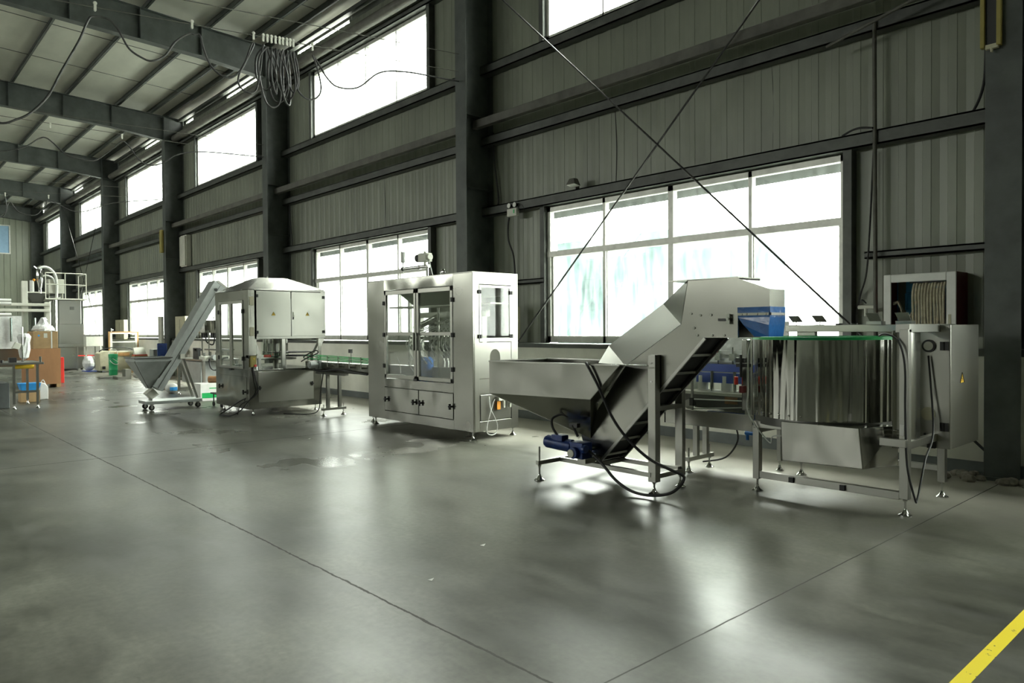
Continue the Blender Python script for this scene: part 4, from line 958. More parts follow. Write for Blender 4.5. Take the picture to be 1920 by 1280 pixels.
o = MB().cyl((-3.245, 8.34, 1.22), (-3.265, 8.34, 4.78), .022, 12).build('conduit_pipe', 'dusty'); tag(seat(o), 'thin vertical pipe on the wall right of the nearest window', 'pipe')
t = thing('pipe_valve', (-3.36, 8.36, 1.62), 'off-white pipe elbow and valve beside the foot of the thin vertical pipe', 'valve')
MB().cyl((-3.44, 8.36, 1.66), (-3.27, 8.36, 1.66), .022, 10).cyl((-3.36, 8.36, 1.56), (-3.36, 8.36, 1.66), .018, 8).build('body', 'offwhite', t)
MB().tube([(-3.42, 8.36, 1.70), (-3.39, 8.34, 1.74), (-3.35, 8.35, 1.70)], .008, 6).build('handle', 'rubber', t)
o = MB().tube([(-3.31, 8.44, 3.4), (-3.33, 8.40, 2.6), (-3.36, 8.38, 2.05), (-3.46, 8.46, 1.80), (-3.50, 8.46, 1.58), (-3.48, 8.46, 1.30)], .010, 6).build('cable', 'cable'); tag(seat(o), 'dark cable drooping left of the thin vertical pipe', 'cable')
o = MB().tube([(-2.20, 8.42, 4.66), (-2.22, 8.40, 4.2), (-2.24, 8.40, 3.85), (-2.32, 8.40, 3.62), (-2.46, 8.42, 3.48), (-2.62, 8.43, 3.46)], .014, 8).build('cable', 'rubber'); tag(seat(o), 'thick black cable curving down beside the nearest column onto the girt', 'cable')
o = MB().tube([(-3.62, 8.36, 3.60), (-3.50, 8.33, 3.635), (-3.40, 8.32, 3.64), (-3.27, 8.31, 3.61)], .012, 8).build('cable', 'rubber'); tag(seat(o), 'short black cable arching over the girt above the nearest window corner', 'cable')
o = MB().cyl((-3.72, 8.18, 4.585), (-2.62, 8.10, 4.82), .018, 10).build('loose_tube', 'dusty'); tag(seat(o), 'grey slanting tube lodged across the box beam at the upper right', 'tube')

def cond_rail(x, z0, z1, label):
    t = thing('conductor_rail', (x, YF-.05, z0), label, 'conductor rail', 'yellow rails on the columns')
    for dx_ in (-.075, .055): MB().box(x+dx_-.018, x+dx_+.018, YF-.065, YF-.003, z0, z1).build('yellow_bar', 'yellowbar', t, smooth=0, bevel=.005)
    MB().box(x-.057, x+.037, YF-.03, YF-.003, z0+.02, z1).build('channel', 'black', t, smooth=0)
    MB().box(x-.05, x+.05, YF-.06, YF-.02, z0-.02, z0+.02).cyl((x, YF-.05, z0-.05), (x, YF-.05, z0-.01), .012, 8).build('end_clamp', 'beige', t, smooth=0)
cond_rail(-2.03, 4.02, 6.2, 'pair of yellow vertical rails with black channel on the nearest column')
o = MB().box(-26.26, -26.08, YF-.09, YF-.003, 4.10, 4.86).build('rail_cover', 'yellowbar', smooth=0, bevel=.01); tag(seat(o), 'narrow yellow vertical casing high on the column behind the cap feeder', 'casing')
t = thing('ribbed_casing', (-25.4, 8.40, 3.62), 'white fluted vertical casing on the wall right of the column with the yellow casing', 'casing')
for i in range(4): MB().box(-25.78+i*.135, -25.67+i*.135, 8.30, 8.35, 3.64, 4.62).build('white_rib', 'offwhite', t, smooth=0, bevel=.01)
MB().box(-25.80, -25.24, 8.35, 8.50, 3.61, 4.66).build('back_box', 'offwhite', t, smooth=0)

# emergency light
t = thing('emergency_light', (-9.12, 8.36, 3.36), 'white twin-head emergency light on the wall left of the nearest window', 'emergency light')
MB().box(-9.235, -9.00, 8.29, 8.36, 3.345, 3.475).build('battery_box', 'offwhite', t, smooth=0, bevel=.01)
MB().box(-9.075, -9.045, 8.284, 8.29, 3.39, 3.45).build('green_indicator', 'green', t, smooth=0)
for dx_ in (-.19, -.05):
    v = MB().lathe([(.001, .05), (.028, .045), (.042, .012), (.044, 0), (.001, 0)], (-9.0+dx_, 8.30, 3.53), 16, 'y').cyl((-9.0+dx_, 8.33, 3.47), (-9.0+dx_, 8.33, 3.53), .010, 8).build('lamp_head', 'black', t)
    MB().cyl((-9.0+dx_, 8.298, 3.53), (-9.0+dx_, 8.292, 3.53), .040, 16).build('lens', 'lampglass', v)
MB().tube([(-8.99, 8.33, 3.42), (-8.95, 8.31, 3.50), (-8.88, 8.32, 3.50), (-8.84, 8.34, 3.40)], .004, 5).build('wire', 'rubber', t)
o = MB().tube([(-9.22, 8.33, 3.335), (-9.25, 8.33, 3.20), (-9.25, 8.34, 2.95), (-9.14, 8.35, 2.68), (-9.11, 8.36, 2.30), (-9.12, 8.38, 1.95), (-9.11, 8.42, 1.7)], .014, 8).build('cable', 'rubber'); tag(seat(o), 'black cable dropping from the emergency light', 'cable')
o = MB().box(-9.12, -8.99, 8.30, 8.36, 1.22, 1.82).build('cable_duct', 'beige', smooth=0, bevel=.006); tag(seat(o), 'beige upright duct board standing on the sill right of the filling machine', 'duct')
# floodlight
t = thing('floodlight', (-7.70, 8.40, 3.60), 'small square floodlight above the left end of the nearest window', 'floodlight')
MB().hexa([(-7.79,8.22,3.66),(-7.61,8.22,3.66),(-7.61,8.36,3.64),(-7.79,8.36,3.64)], [(-7.75,8.25,3.75),(-7.65,8.25,3.75),(-7.65,8.34,3.75),(-7.75,8.34,3.75)]).build('housing', 'dusty', t, smooth=0, bevel=.006)
MB().hexa([(-7.78,8.23,3.652),(-7.62,8.23,3.652),(-7.62,8.35,3.633),(-7.78,8.35,3.633)], [(-7.78,8.23,3.658),(-7.62,8.23,3.658),(-7.62,8.35,3.64),(-7.78,8.35,3.64)]).build('lens', 'lampglass', t, smooth=0)
MB().box(-7.71,-7.69,8.34,8.42,3.60,3.70).build('bracket', 'girt', t, smooth=0)
for (x, za, zb, lb) in ((-7.69, 3.75, 4.68, 'thin dark cable running up from the floodlight'), (-7.05, 3.6, 4.68, 'thin dark cable down the siding right of the floodlight'), (-13.4, 3.6, 4.7, 'thin dark cable on the siding above the filling machine window'),
                        (-4.55, 3.62, 4.68, 'thin dark cable on the siding near the middle of the nearest bay')):
    o = MB().tube([(x, 8.53, za), (x+.02, 8.525, (za+zb)/2), (x-.01, 8.53, zb)], .008, 6).build('cable', 'rubber'); tag(seat(o), lb, 'cable')
for k, lb in ((1, 'tall column behind the filling machine'), (2, 'column behind the capping machine')):
    x = cx(k)+.42
    o = MB().tube([(x-.2, 8.45, 4.9), (x-.18, 8.46, 4.4), (x-.08, 8.46, 3.75), (x-.10, 8.46, 3.62)], .014, 6).build('cable', 'rubber'); tag(seat(o), 'black cable bending down beside the '+lb, 'cable')

# column boxes
def elbox(name, x0, x1, y0, y1, z0, z1, mt, label, cat):
    t = thing(name, ((x0+x1)/2, (y0+y1)/2, z0), label, cat)
    MB().box(x0, x1, y0, y1, z0, z1).build('body', mt, t, smooth=0, bevel=.008)
    MB().box(x0+.04, x1-.04, y0-.008, y0, z0+.04, z1-.04).build('door', mt, t, smooth=0, bevel=.004)
    MB().box((x0+x1)/2-.01, (x0+x1)/2+.01, y0-.012, y0-.008, z0+.1, z1-.1).build('seam', 'black', t, smooth=0)
elbox('electric_cabinet', -24.98, -24.05, 7.88, 8.05, 1.25, 1.93, 'beige', 'beige electric cabinet on the wall right behind the cap feeder arm', 'electrical box')
elbox('electric_cabinet', -32.35, -31.15, 7.92, 8.06, 1.15, 1.92, 'beige', 'beige electric cabinet beside the column behind the glass screen', 'electrical box')
elbox('switch_strip', -26.42, -26.14, 7.78, 7.88, 1.0, 1.95, 'offwhite', 'narrow pale switch strip on the column behind the cap feeder', 'electrical box')

# ============================================================ hanging cable trolleys
def trolley_set(X, wires, pulleys, cables, wl):
    for (a, b, lb) in wires:
        o = MB().cyl(a, b, .006, 6).build('trolley_wire', 'dusty'); tag(seat(o), lb, 'wire', 'tight wires crossing the hall')
    for (y, z, lb) in pulleys:
        o = MB().lathe([(.001, -.012), (.016, -.012), (.022, -.006), (.022, .006), (.016, .012), (.001, .012)], (X, y, z), 14, 'x').box(X-.008, X+.008, y-.014, y+.014, z-.085, z-.01).cyl((X-.014, y, z-.085), (X+.014, y, z-.085), .013, 10).build('cable_trolley', 'offwhite')
        tag(seat(o), lb, 'cable trolley', 'cable trolleys on the wire')
    for (pts, r, lb) in cables:
        o = MB().tube(pts, r, 8, 8).build('festoon_cable', 'cable'); tag(seat(o), lb, 'cable', 'cables hanging from the trolleys')
X = -10.0
w = [((X, -6, 4.62), (X, 7.88, 5.90), 'lower tight wire carrying the bunched cable trolleys'), ((X, -6, 4.92), (X, 7.88, 6.20), 'upper tight wire above the bunched cable trolleys')]
def wz(y): return 5.90-(7.88-y)*.0835
ords = ['first', 'second', 'third', 'fourth', 'fifth', 'sixth', 'seventh', 'eighth', 'ninth']
ys = [4.39, 4.45, 4.51, 4.57, 4.63, 4.68, 4.74, 4.79, 4.84]
pl = [(2.28, wz(2.28)-.0, 'lone cable trolley at the top left edge of the view'), (3.42, wz(3.42), 'lone cable trolley between the top left and the cable bundle'), (4.25, wz(4.25), 'single trolley just left of the bunched trolleys')]
pl += [(y, wz(y), '%s trolley from the left in the tight bunch' % ords[i]) for i, y in enumerate(ys)] + [(5.14, wz(5.14), 'single trolley just right of the bunched trolleys')]
run = [(X, -.2, 5.1), (X, .1, 4.6), (X, .7, 3.9), (X, 1.25, 3.80), (X, 1.47, 3.88), (X, 1.62, 4.00), (X, 1.78, 4.22), (X, 1.91, 4.52), (X, 2.10, 4.93), (X, 2.20, 5.20), (X, 2.26, 5.33),
       (X, 2.42, 5.35), (X, 2.53, 5.18), (X, 2.65, 4.98), (X, 2.80, 4.90), (X, 2.92, 4.89), (X, 3.07, 4.99), (X, 3.21, 5.21), (X, 3.38, 5.42), (X, 3.44, 5.45),
       (X, 3.52, 5.38), (X, 3.57, 5.19), (X, 3.66, 5.0), (X, 3.81, 4.90), (X, 3.95, 4.92), (X, 4.10, 5.10), (X, 4.22, 5.46), (X, 4.25, 5.50),
       (X, 4.17, 5.25), (X, 4.05, 5.0), (X, 4.03, 4.85), (X, 4.12, 4.76), (X, 4.27, 4.80), (X, 4.34, 5.1), (X, 4.38, 5.48)]
for i in range(8):
    ya, yb_ = ys[i], ys[i+1]; dep = [4.86, 4.62, 4.80, 4.72, 4.84, 4.68, 4.78, 4.90][i]; sp = [.16, .22, .05, .16, .10, .12, .07, .10][i]; dx_ = .05*(i % 3-1)
    run += [(X, ya, 5.52), (X+dx_, ya-sp*.5, 5.30), (X+dx_, ya-sp*.6, 5.08), (X+dx_*1.5, ya-sp*.2, dep+.08), (X+dx_, (ya+yb_)/2+sp*.2, dep), (X-dx_, yb_+sp*.55, dep+.12), (X-dx_, yb_+sp*.55, 5.12), (X, yb_+.01, 5.38)]
run += [(X, 4.84, 5.54), (X, 4.90, 5.30), (X, 4.92, 5.05), (X, 4.90, 4.95), (X, 5.0, 4.86), (X, 5.12, 4.85), (X, 5.24, 4.94), (X, 5.27, 5.10), (X, 5.20, 5.38), (X, 5.14, 5.58),
        (X, 5.24, 5.40), (X, 5.38, 5.22), (X, 5.56, 5.13), (X, 5.9, 5.2), (X, 6.3, 5.52), (X, 6.8, 5.74), (X, 7.4, 5.82), (X, 7.88, 5.84)]
run = [(x_, y_, min(z_, wz(y_)-.165)) for x_, y_, z_ in run]
cb = [(run, .013, 'long black cable looping from trolley to trolley, bunched before the nearest high windows')]
trolley_set(X, w, pl, cb, '')
for y in (7.0, 7.3): pass
X = -18.03
w = [((X, -6, 5.78), (X, 7.88, 5.90), 'lower tight wire reaching the column behind the capping machine'), ((X, -6, 5.85), (X, 7.88, 6.17), 'upper tight wire reaching the column behind the capping machine')]
pl = [(4.61, 5.86, 'single trolley on the wire below the second rafter'), (3.23, 5.85, 'reddish small trolley left on the wire below the second rafter')]
cb = [([(X, 1.6, 5.4), (X, 2.0, 5.18), (X, 2.34, 5.13), (X, 2.75, 5.28), (X, 3.02, 5.50), (X, 3.14, 5.54), (X, 3.27, 5.46), (X, 3.52, 5.24), (X, 3.80, 5.19), (X, 4.07, 5.21), (X, 4.4, 5.5), (X, 4.61, 5.71), (X, 4.75, 5.62), (X, 4.9, 5.42), (X, 5.05, 5.29), (X, 5.3, 5.28), (X, 5.55, 5.42), (X, 5.8, 5.6), (X, 6.4, 5.76), (X, 7.88, 5.86)], .014, 'black cable humped and drooping below the second rafter')]
trolley_set(X, w, pl, cb, '')
X = -26.05
w = [((X, -6, 5.05), (X, 7.88, 5.90), 'lower tight wire reaching the column behind the cap feeder'), ((X, -6, 5.50), (X, 7.88, 6.19), 'upper tight wire reaching the column behind the cap feeder')]
pl = [(3.49, 5.56, 'left trolley of the two far trolleys below the fourth rafter'), (4.59, 5.62, 'right trolley of the two far trolleys below the fourth rafter')]
cb = [([(X, 3.49, 5.45), (X, 3.52, 5.2), (X, 3.50, 5.0), (X, 3.2, 4.8), (X, 3.45, 4.9), (X, 3.54, 5.2), (X, 3.62, 5.3), (X, 3.80, 5.05), (X, 4.05, 4.98), (X, 4.28, 5.02), (X, 4.5, 5.30), (X, 4.59, 5.5), (X, 4.84, 5.38), (X, 5.2, 5.22), (X, 5.6, 5.25), (X, 6.4, 5.6), (X, 7.88, 5.88)], .014, 'far black cable looping between the two far trolleys')]
trolley_set(X, w, pl, cb, '')

# ============================================================ cap feeder
t = thing('cap_feeder', (-14.5, 4.47, 0), 'grey inclined cap feeder with triangular hopper on a wheeled base', 'machine')
X = -14.5; hw = .17
tr = [(4.12, .44), (4.28, .34), (5.47, 2.27), (5.26, 2.42)]
MB().prism(tr, 'x', X-hw, X+hw).build('trunk', 'grey_case', t, smooth=0, bevel=.004)
MB().bar((X+hw+.003, 4.20, .39), (X+hw+.003, 5.365, 2.33), .006, .006, up=(1,0,0)).build('trunk_seam', 'dark_steel', t, smooth=0)
MB().box(X+hw, X+hw+.02, 5.26, 5.30, 2.22, 2.27).box(X+hw, X+hw+.02, 5.28, 5.32, 2.13, 2.17).build('bearing_bolts', 'black', t, smooth=0)
MB().hexa([(X-hw, 5.30, 2.40),(X+hw, 5.30, 2.40),(X+hw, 5.47, 2.27),(X-hw, 5.47, 2.27)], [(X-hw, 5.34, 2.43),(X+hw, 5.34, 2.43),(X+hw, 5.56, 2.26),(X-hw, 5.56, 2.26)]).build('discharge_chute', 'steel_box', t, smooth=0)
hp = MB().hexa([(X-.08, 4.06, .40),(X+.08, 4.06, .40),(X+.08, 4.12, .40),(X-.08, 4.12, .40)], [(X-.30, 3.78, .90),(X+.30, 3.78, .90),(X+.30, 4.40, .90),(X-.30, 4.40, .90)]).box(X-.30, X+.30, 3.78, 4.40, .90, .96).build('hopper', 'grey_case', t, smooth=0)
MB().box(X-.32, X+.32, 3.76, 3.79, .955, .975).box(X-.32, X+.32, 4.39, 4.42, .955, .975).box(X-.32, X-.29, 3.79, 4.39, .955, .975).box(X+.29, X+.32, 3.79, 4.39, .955, .975).build('rim', 'dark_steel', hp, smooth=0)
MB().bar((X+.305, 3.78, .91), (X+.085, 4.06, .41), .014, .014).build('edge_rib', 'dark_steel', hp, smooth=0)
MB().bar((X+.305, 4.40, .91), (X+.085, 4.12, .41), .014, .014).build('edge_rib', 'dark_steel', hp, smooth=0)
MB().hexa([(X-.11, 4.12, .20),(X+.11, 4.12, .20),(X+.11, 4.24, .28),(X-.11, 4.24, .28)], [(X-.11, 4.02, .30),(X+.11, 4.02, .30),(X+.11, 4.14, .40),(X-.11, 4.14, .40)]).build('gear_motor', 'offwhite', t, smooth=0, bevel=.005)
MB().box(X-.05, X+.05, 4.10, 4.14, .16, .24).build('mount', 'steel_leg', t, smooth=0)
MB().box(X-.25, X+.25, 3.98, 4.97, .115, .17).build('base', 'grey_case', t, smooth=0, bevel=.005)
MB().bar((X+.12, 4.66, .98), (X+.12, 4.92, .17), .035, .035).build('strut', 'steel_leg', t, smooth=0)
MB().bar((X-.12, 4.66, .98), (X-.12, 4.92, .17), .035, .035).build('strut', 'steel_leg', t, smooth=0)
MB().box(X-.16, X+.19, 4.60, 4.68, .93, 1.02).build('clamp', 'offwhite', t, smooth=0)
for x, y in ((X-.2, 4.08), (X+.2, 4.08), (X-.2, 4.90), (X+.2, 4.90)):
    v = MB().cyl((x-.014, y, .05), (x+.014, y, .05), .049, 18).build('caster_wheel', 'rubber', t)
    MB().cyl((x-.017, y, .05), (x+.017, y, .05), .025, 12).box(x-.024, x-.018, y-.02, y+.02, .04, .115).box(x+.018, x+.024, y-.02, y+.02, .04, .115).box(x-.03, x+.03, y-.03, y+.03, .108, .115).build('caster_fork', 'chrome', v, smooth=30)

# ============================================================ things behind the cap feeder
t = thing('labelling_machine', (-16.6, 5.85, 0), 'open stainless labelling machine with looped black hose, behind the cap feeder', 'machine')
MB().box(-17.6, -15.9, 5.55, 6.35, .80, .84).build('table_top', 'steel_leg', t, smooth=0, bevel=.003)
for x, y in ((-15.95, 5.60), (-15.95, 6.30), (-17.55, 5.60), (-17.55, 6.30)):
    MB().box(x-.025, x+.025, y-.025, y+.025, .08, .80).build('leg', 'steel_leg', t, smooth=0); foot(x, y, .08, t, .035)
MB().box(-17.4, -16.2, 5.62, 6.1, .30, .78).build('lower_case', 'grey_case', t, smooth=0, bevel=.005)
MB().cyl((-15.98, 5.80, .88), (-15.82, 5.80, .88), .055, 16).build('drive_motor', 'grey_case', t)
MB().box(-16.6, -16.3, 5.60, 5.66, .84, 1.08).box(-16.5, -16.4, 5.60, 5.72, 1.02, 1.06).build('sensor_stand', 'black', t, smooth=0)
for i in range(5): MB().cyl((-16.2, 5.7+i*.13, .84), (-16.2, 5.7+i*.13, .98+.02*(i % 2)), .022, 10).build('roller', 'chrome', t)
MB().box(-16.9, -16.0, 5.95, 6.28, 1.02, 1.05).build('cover_plate', 'dark_steel', t, smooth=0)
MB().tube([(-15.9, 5.70, .86), (-15.86, 5.70, .70), (-15.86, 5.76, .62), (-15.86, 5.86, .63), (-15.86, 5.93, .76), (-15.88, 5.98, .85), (-15.9, 6.1, .87)], .016, 8).build('black_hose', 'rubber', t)
MB().box(-16.7, -15.95, 5.62, 6.2, .84, .90).build('rail_block', 'offwhite', t, smooth=0)
t = thing('ribbed_tank', (-19.0, 6.82, 0), 'ribbed steel vat on slim legs with dark valves under it, left of the capping machine', 'tank')
prof = [(.001, 1.40), (.26, 1.40), (.27, 1.42), (.27, 1.70), (.275, 1.72), (.001, 1.72)]
MB().lathe(prof, (-19.0, 6.82, 0), 30).build('vat', 'steel_drum', t)
MB().tube([(-18.8, 6.66, 1.30), (-18.78, 6.66, 1.2), (-18.77, 6.74, 1.12), (-18.78, 6.84, 1.12), (-18.8, 6.88, 1.30)], .018, 8).build('black_hose', 'rubber', t)
for i in range(6):
    a_ = i*PI/3; MB().cyl((-19+.17*math.cos(a_), 6.82+.17*math.sin(a_), 1.28), (-19+.17*math.cos(a_), 6.82+.17*math.sin(a_), 1.40), .035, 10).build('valve', 'black', t)
for dx_, dy in ((-.24, -.1), (.24, -.1), (0, .25)): MB().cyl((-19+dx_, 6.82+dy, 0.001), (-19+dx_, 6.82+dy, 1.42), .018, 8).build('leg', 'steel_leg', t)
MB().cyl((-19.0, 6.78, 1.72), (-19.0, 6.78, 1.80), .012, 6).cyl((-19.0, 6.78, 1.80), (-19.0, 6.95, 1.79), .010, 6).build('inlet_pipe', 'chrome', t)

t = thing('carton', (-15.6, 5.7, 0), 'white carton with green print on the floor behind the cap feeder strut', 'carton')
bx = MB().box(-15.84, -15.42, 5.34, 5.88, .002, .36).build('box_body', 'white', t, smooth=0, bevel=.004)
MB().box(-15.42, -15.418, 5.37, 5.72, .06, .17).build('green_band', 'green', bx, smooth=0)
MB().box(-15.42, -15.418, 5.52, 5.66, .25, .27).build('green_mark', 'green', bx, smooth=0)
t = thing('black_stool', (-14.05, 5.62, 0), 'low black-topped stool on wheels beside the capping machine foot', 'stool')
MB().box(-14.35, -13.85, 5.15, 5.55, .235, .265).build('seat', 'black', t, smooth=0, bevel=.01)
for x, y in ((-14.3, 5.2), (-13.9, 5.2), (-13.9, 5.5), (-14.3, 5.5)):
    MB().cyl((x, y, .09), (x, y, .235), .012, 8).cyl((x, y-.012, .045), (x, y+.012, .045), .044, 14).build('wheel_leg', 'rubber', t)
t.location = (-14.1, 5.35, 0)
for c in t.children: c.data.transform(Matrix.Translation((-.05+.10, .27, 0)))
o = MB().cyl((-15.66, 5.60, .42), (-15.50, 5.78, .42), .07, 16).build('orange_roll', 'bronze', smooth=40); 
o.location = (0, 0, 0); tag(seat(o), 'orange-brown roll resting on the white carton', 'roll')
o.location.z = .361
t = thing('plastic_sack', (-18.0, 5.58, 0), 'white sack with blue print behind the cap feeder', 'sack')
m = MB().sphere((-18.0, 5.58, .12), .16, 8, (.9, .9, .75)); m.build('bag_body', 'white', t, smooth=60)
MB().box(-17.87, -17.855, 5.50, 5.66, .07, .15).build('blue_print', 'blue_tray', t, smooth=0)
rnd = random.Random(5)
for i, lb in enumerate(('nearest flat metal plate stacked low behind the cap feeder', 'middle flat metal plate stacked low behind the cap feeder', 'farthest flat metal plate stacked low behind the cap feeder')):
    z = .0015+.026*i
    o = MB().box(-19.6, -18.7, 5.75+.04*i, 6.25, z, z+.022).build('metal_plate', 'steel_leg', smooth=0); tag(seat(o), lb, 'plate', 'plates stacked on the floor')

# green pail
t = thing('green_barrel', (-27.1, 6.55, 0), 'green ribbed plastic barrel with white handles standing on the open floor', 'barrel')
pr = [(.001, .002), (.125, .002), (.13, .02), (.13, .16), (.137, .17), (.137, .19), (.132, .20), (.132, .40), (.139, .41), (.139, .43), (.134, .44), (.134, .58), (.142, .59), (.142, .70), (.125, .71), (.001, .71)]
MB().lathe(pr, (-27.1, 6.55, 0), 24).build('barrel_body', 'green_pail', t)
MB().tube([(-27.05, 6.41, .70), (-27.05, 6.43, .80), (-27.06, 6.50, .86), (-27.06, 6.60, .86), (-27.05, 6.66, .80), (-27.05, 6.68, .70)], .010, 6).build('handle', 'white', t)
MB().tube([(-26.95, 6.42, .50), (-26.93, 6.50, .40), (-26.93, 6.60, .36), (-26.95, 6.68, .38)], .010, 6).build('handle', 'white', t)
MB().tube([(-26.95, 6.50, .56), (-26.93, 6.58, .50), (-26.94, 6.66, .44)], .008, 6).build('handle', 'white', t)
# timber framed glass screen standing on a grey machine housing
t = thing('machine_housing', (-29.4, 7.15, 0), 'long grey machine housing on the floor behind the green barrel', 'machine')
MB().prism([(6.6, .06), (7.68, .06), (7.72, .74), (6.75, .76), (6.58, .68)], 'x', -29.7, -29.0).build('housing', 'beige', t, smooth=0, bevel=.01)
MB().box(-29.0, -28.985, 6.66, 6.76, .12, .22).build('socket', 'black', t, smooth=0)
MB().box(-29.6, -29.1, 6.62, 6.68, .002, .06).box(-29.6, -29.1, 7.55, 7.62, .002, .06).build('feet', 'black', t, smooth=0)
MB().box(-29.0, -28.98, 7.05, 7.55, .58, .70).build('parts_tray', 'timber', t, smooth=0)
MB().tube([(-29.0, 6.56, .74), (-29.0, 6.68, .82), (-29.0, 7.1, .90), (-29.0, 7.5, .86), (-29.0, 7.70, .78)], .018, 6).build('black_edge', 'rubber', t)
t = thing('glass_screen', (-29.35, 7.45, .77), 'timber framed glass screen standing upright on the grey machine housing', 'glass screen')
xs = -29.35
MB().box(xs-.03, xs+.03, 6.95, 7.00, .77, 1.46).box(xs-.03, xs+.03, 7.90, 7.95, .77, 1.46).box(xs-.03, xs+.03, 7.0, 7.90, 1.42, 1.46).build('timber_frame', 'timber', t, smooth=0)
MB().box(xs-.02, xs+.034, 7.0, 7.07, .78, 1.42).box(xs-.02, xs+.034, 7.83, 7.90, .78, 1.42).box(xs-.02, xs+.034, 7.07, 7.83, 1.37, 1.42).box(xs-.02, xs+.034, 7.07, 7.83, 1.06, 1.10).build('white_frame', 'offwhite', t, smooth=0)
MB().box(xs, xs+.008, 7.06, 7.84, .80, 1.38).build('glass_pane', 'acrylic', t, smooth=0)
t = thing('spray_nozzle', (-29.35, 7.05, 1.461), 'small white nozzle standing on top of the glass screen', 'nozzle')
MB().cyl((xs, 7.05, 1.461), (xs, 7.05, 1.58), .014, 8).sphere((xs, 7.08, 1.52), .03, 6, (1, 1.6, .8)).build('body', 'white', t)
o = MB().box(-28.3, -27.9, 7.42, 7.86, .002, .60).build('crate', 'card', smooth=0, bevel=.006); tag(seat(o), 'brown carton under the red tray beyond the grey housing', 'carton')
t = thing('red_tray', (-28.05, 7.64, .603), 'red plastic tray with papers resting on a carton beside the glass screen', 'tray')
MB().box(-28.25, -27.95, 7.44, 7.86, .603, .64).build('tray_body', 'red', t, smooth=0)
MB().hexa([(-28.2,7.46,.64),(-27.97,7.46,.64),(-27.97,7.84,.64),(-28.2,7.84,.64)], [(-28.2,7.46,.88),(-28.15,7.46,.88),(-28.15,7.80,.90),(-28.2,7.80,.90)]).build('paper_pack', 'offwhite', t, smooth=0)
o = MB().box(-26.3, -25.9, 7.46, 7.88, .002, .86).build('grey_bin', 'grey_case', smooth=0, bevel=.01); tag(seat(o), 'pale grey bin standing against the wall left of the cap feeder', 'bin')
t = thing('office_chair', (-25.5, 7.72, 0), 'dark blue chair back showing above the pale grey bin', 'chair')
MB().box(-25.62, -25.56, 7.50, 7.80, .60, 1.06).build('backrest', 'blue_motor', t, smooth=0, bevel=.02)
MB().box(-25.75, -25.35, 7.50, 7.95, .44, .50).build('seat', 'blue_motor', t, smooth=0, bevel=.02)
MB().cyl((-25.55, 7.72, .03), (-25.55, 7.72, .44), .025, 8).box(-25.8, -25.3, 7.70, 7.74, .002, .04).box(-25.57, -25.53, 7.48, 7.96, .002, .04).build('base', 'black', t, smooth=0)
t = thing('film_bundle', (-24.6, 7.85, 0), 'bundle of white cloth piled on a low bench behind the cap feeder trunk', 'bundle')
MB().box(-25.0, -24.3, 7.66, 8.05, .80, .86).box(-24.98, -24.94, 7.68, 8.03, .002, .80).box(-24.36, -24.32, 7.68, 8.03, .002, .80).build('bench', 'steel_leg', t, smooth=0)
MB().sphere((-24.65, 7.85, .98), .19, 8, (1.3, .9, .7)).build('cloth', 'white', t, smooth=60)
# bits on the floor behind the hopper
t = thing('parts_pile', (-24.5, 6.4, 0), 'pile of clear wrapped metal parts on the floor right of the green barrel', 'parts')
MB().box(-24.7, -24.35, 6.22, 6.38, .002, .30).build('metal_box', 'steel_leg', t, smooth=0)
MB().box(-24.9, -24.3, 6.0, 6.22, .002, .08).build('metal_tray', 'steel_leg', t, smooth=0)
MB().sphere((-24.3, 6.56, .14), .14, 7, (1, 1.1, .9)).build('film_bag', 'film', t, smooth=0)
o = MB().box(-25.5, -25.3, 5.75, 6.3, .002, .03).build('metal_strip', 'dark_steel', smooth=0); tag(seat(o), 'flat dark metal strip lying on the floor right of the green barrel', 'strip')

# ============================================================ tank platform at the far end
t = thing('tank_platform', (-32.8, 6.3, 0), 'tall stainless mixing tower with a railed platform in the far left', 'machine')
MB().box(-33.6, -32.0, 5.90, 6.72, .05, 1.75).build('lower_case', 'steel_leg', t, smooth=0)
MB().box(-33.55, -32.05, 5.92, 6.66, 1.75, 2.66).build('upper_case', 'steel_leg', t, smooth=0, bevel=.01)
MB().box(-32.05, -32.03, 6.28, 6.42, 2.30, 2.42).build('vent_grille', 'dark_steel', t, smooth=0)
MB().box(-34.0, -31.9, 5.46, 6.86, 2.68, 2.73).build('platform_deck', 'offwhite', t, smooth=0)
for y in (5.48, 6.12, 6.82): MB().cyl((-31.95, y, 2.73), (-31.95, y, 3.68), .018, 6).build('rail_post', 'offwhite', t)
for x in (-33.2,): MB().cyl((x, 6.82, 2.73), (x, 6.82, 3.68), .018, 6).build('rail_post', 'offwhite', t)
for z in (3.25, 3.68):
    MB().tube([(-31.95, 5.48, z), (-31.95, 6.15, z), (-31.95, 6.82, z)], .020, 6, 1).build('handrail', 'offwhite', t)
    MB().tube([(-31.95, 6.82, z), (-33.2, 6.82, z)], .020, 6, 1).build('handrail', 'offwhite', t)
MB().box(-32.5, -32.1, 5.60, 6.12, 2.92, 3.46).box(-32.4, -32.2, 5.62, 5.66, 2.73, 2.92).box(-32.4, -32.2, 6.06, 6.10, 2.73, 2.92).build('control_box', 'offwhite', t, smooth=0, bevel=.01)
MB().lathe([(.001, 2.75), (.05, 2.78), (.06, 3.0), (.05, 3.10), (.06, 3.14), (.12, 3.40), (.125, 3.75), (.11, 3.80), (.001, 3.82)], (-32.15, 5.34, 0), 18).build('cyclone', 'chrome', t)
MB().tube([(-32.1, 5.30, 3.82), (-32.1, 5.45, 3.90), (-32.1, 5.62, 3.86), (-32.1, 5.78, 3.70), (-32.05, 5.85, 3.45), (-32.05, 5.86, 3.1), (-32.05, 5.85, 2.75)], .05, 8).build('suction_hose', 'tube', t)
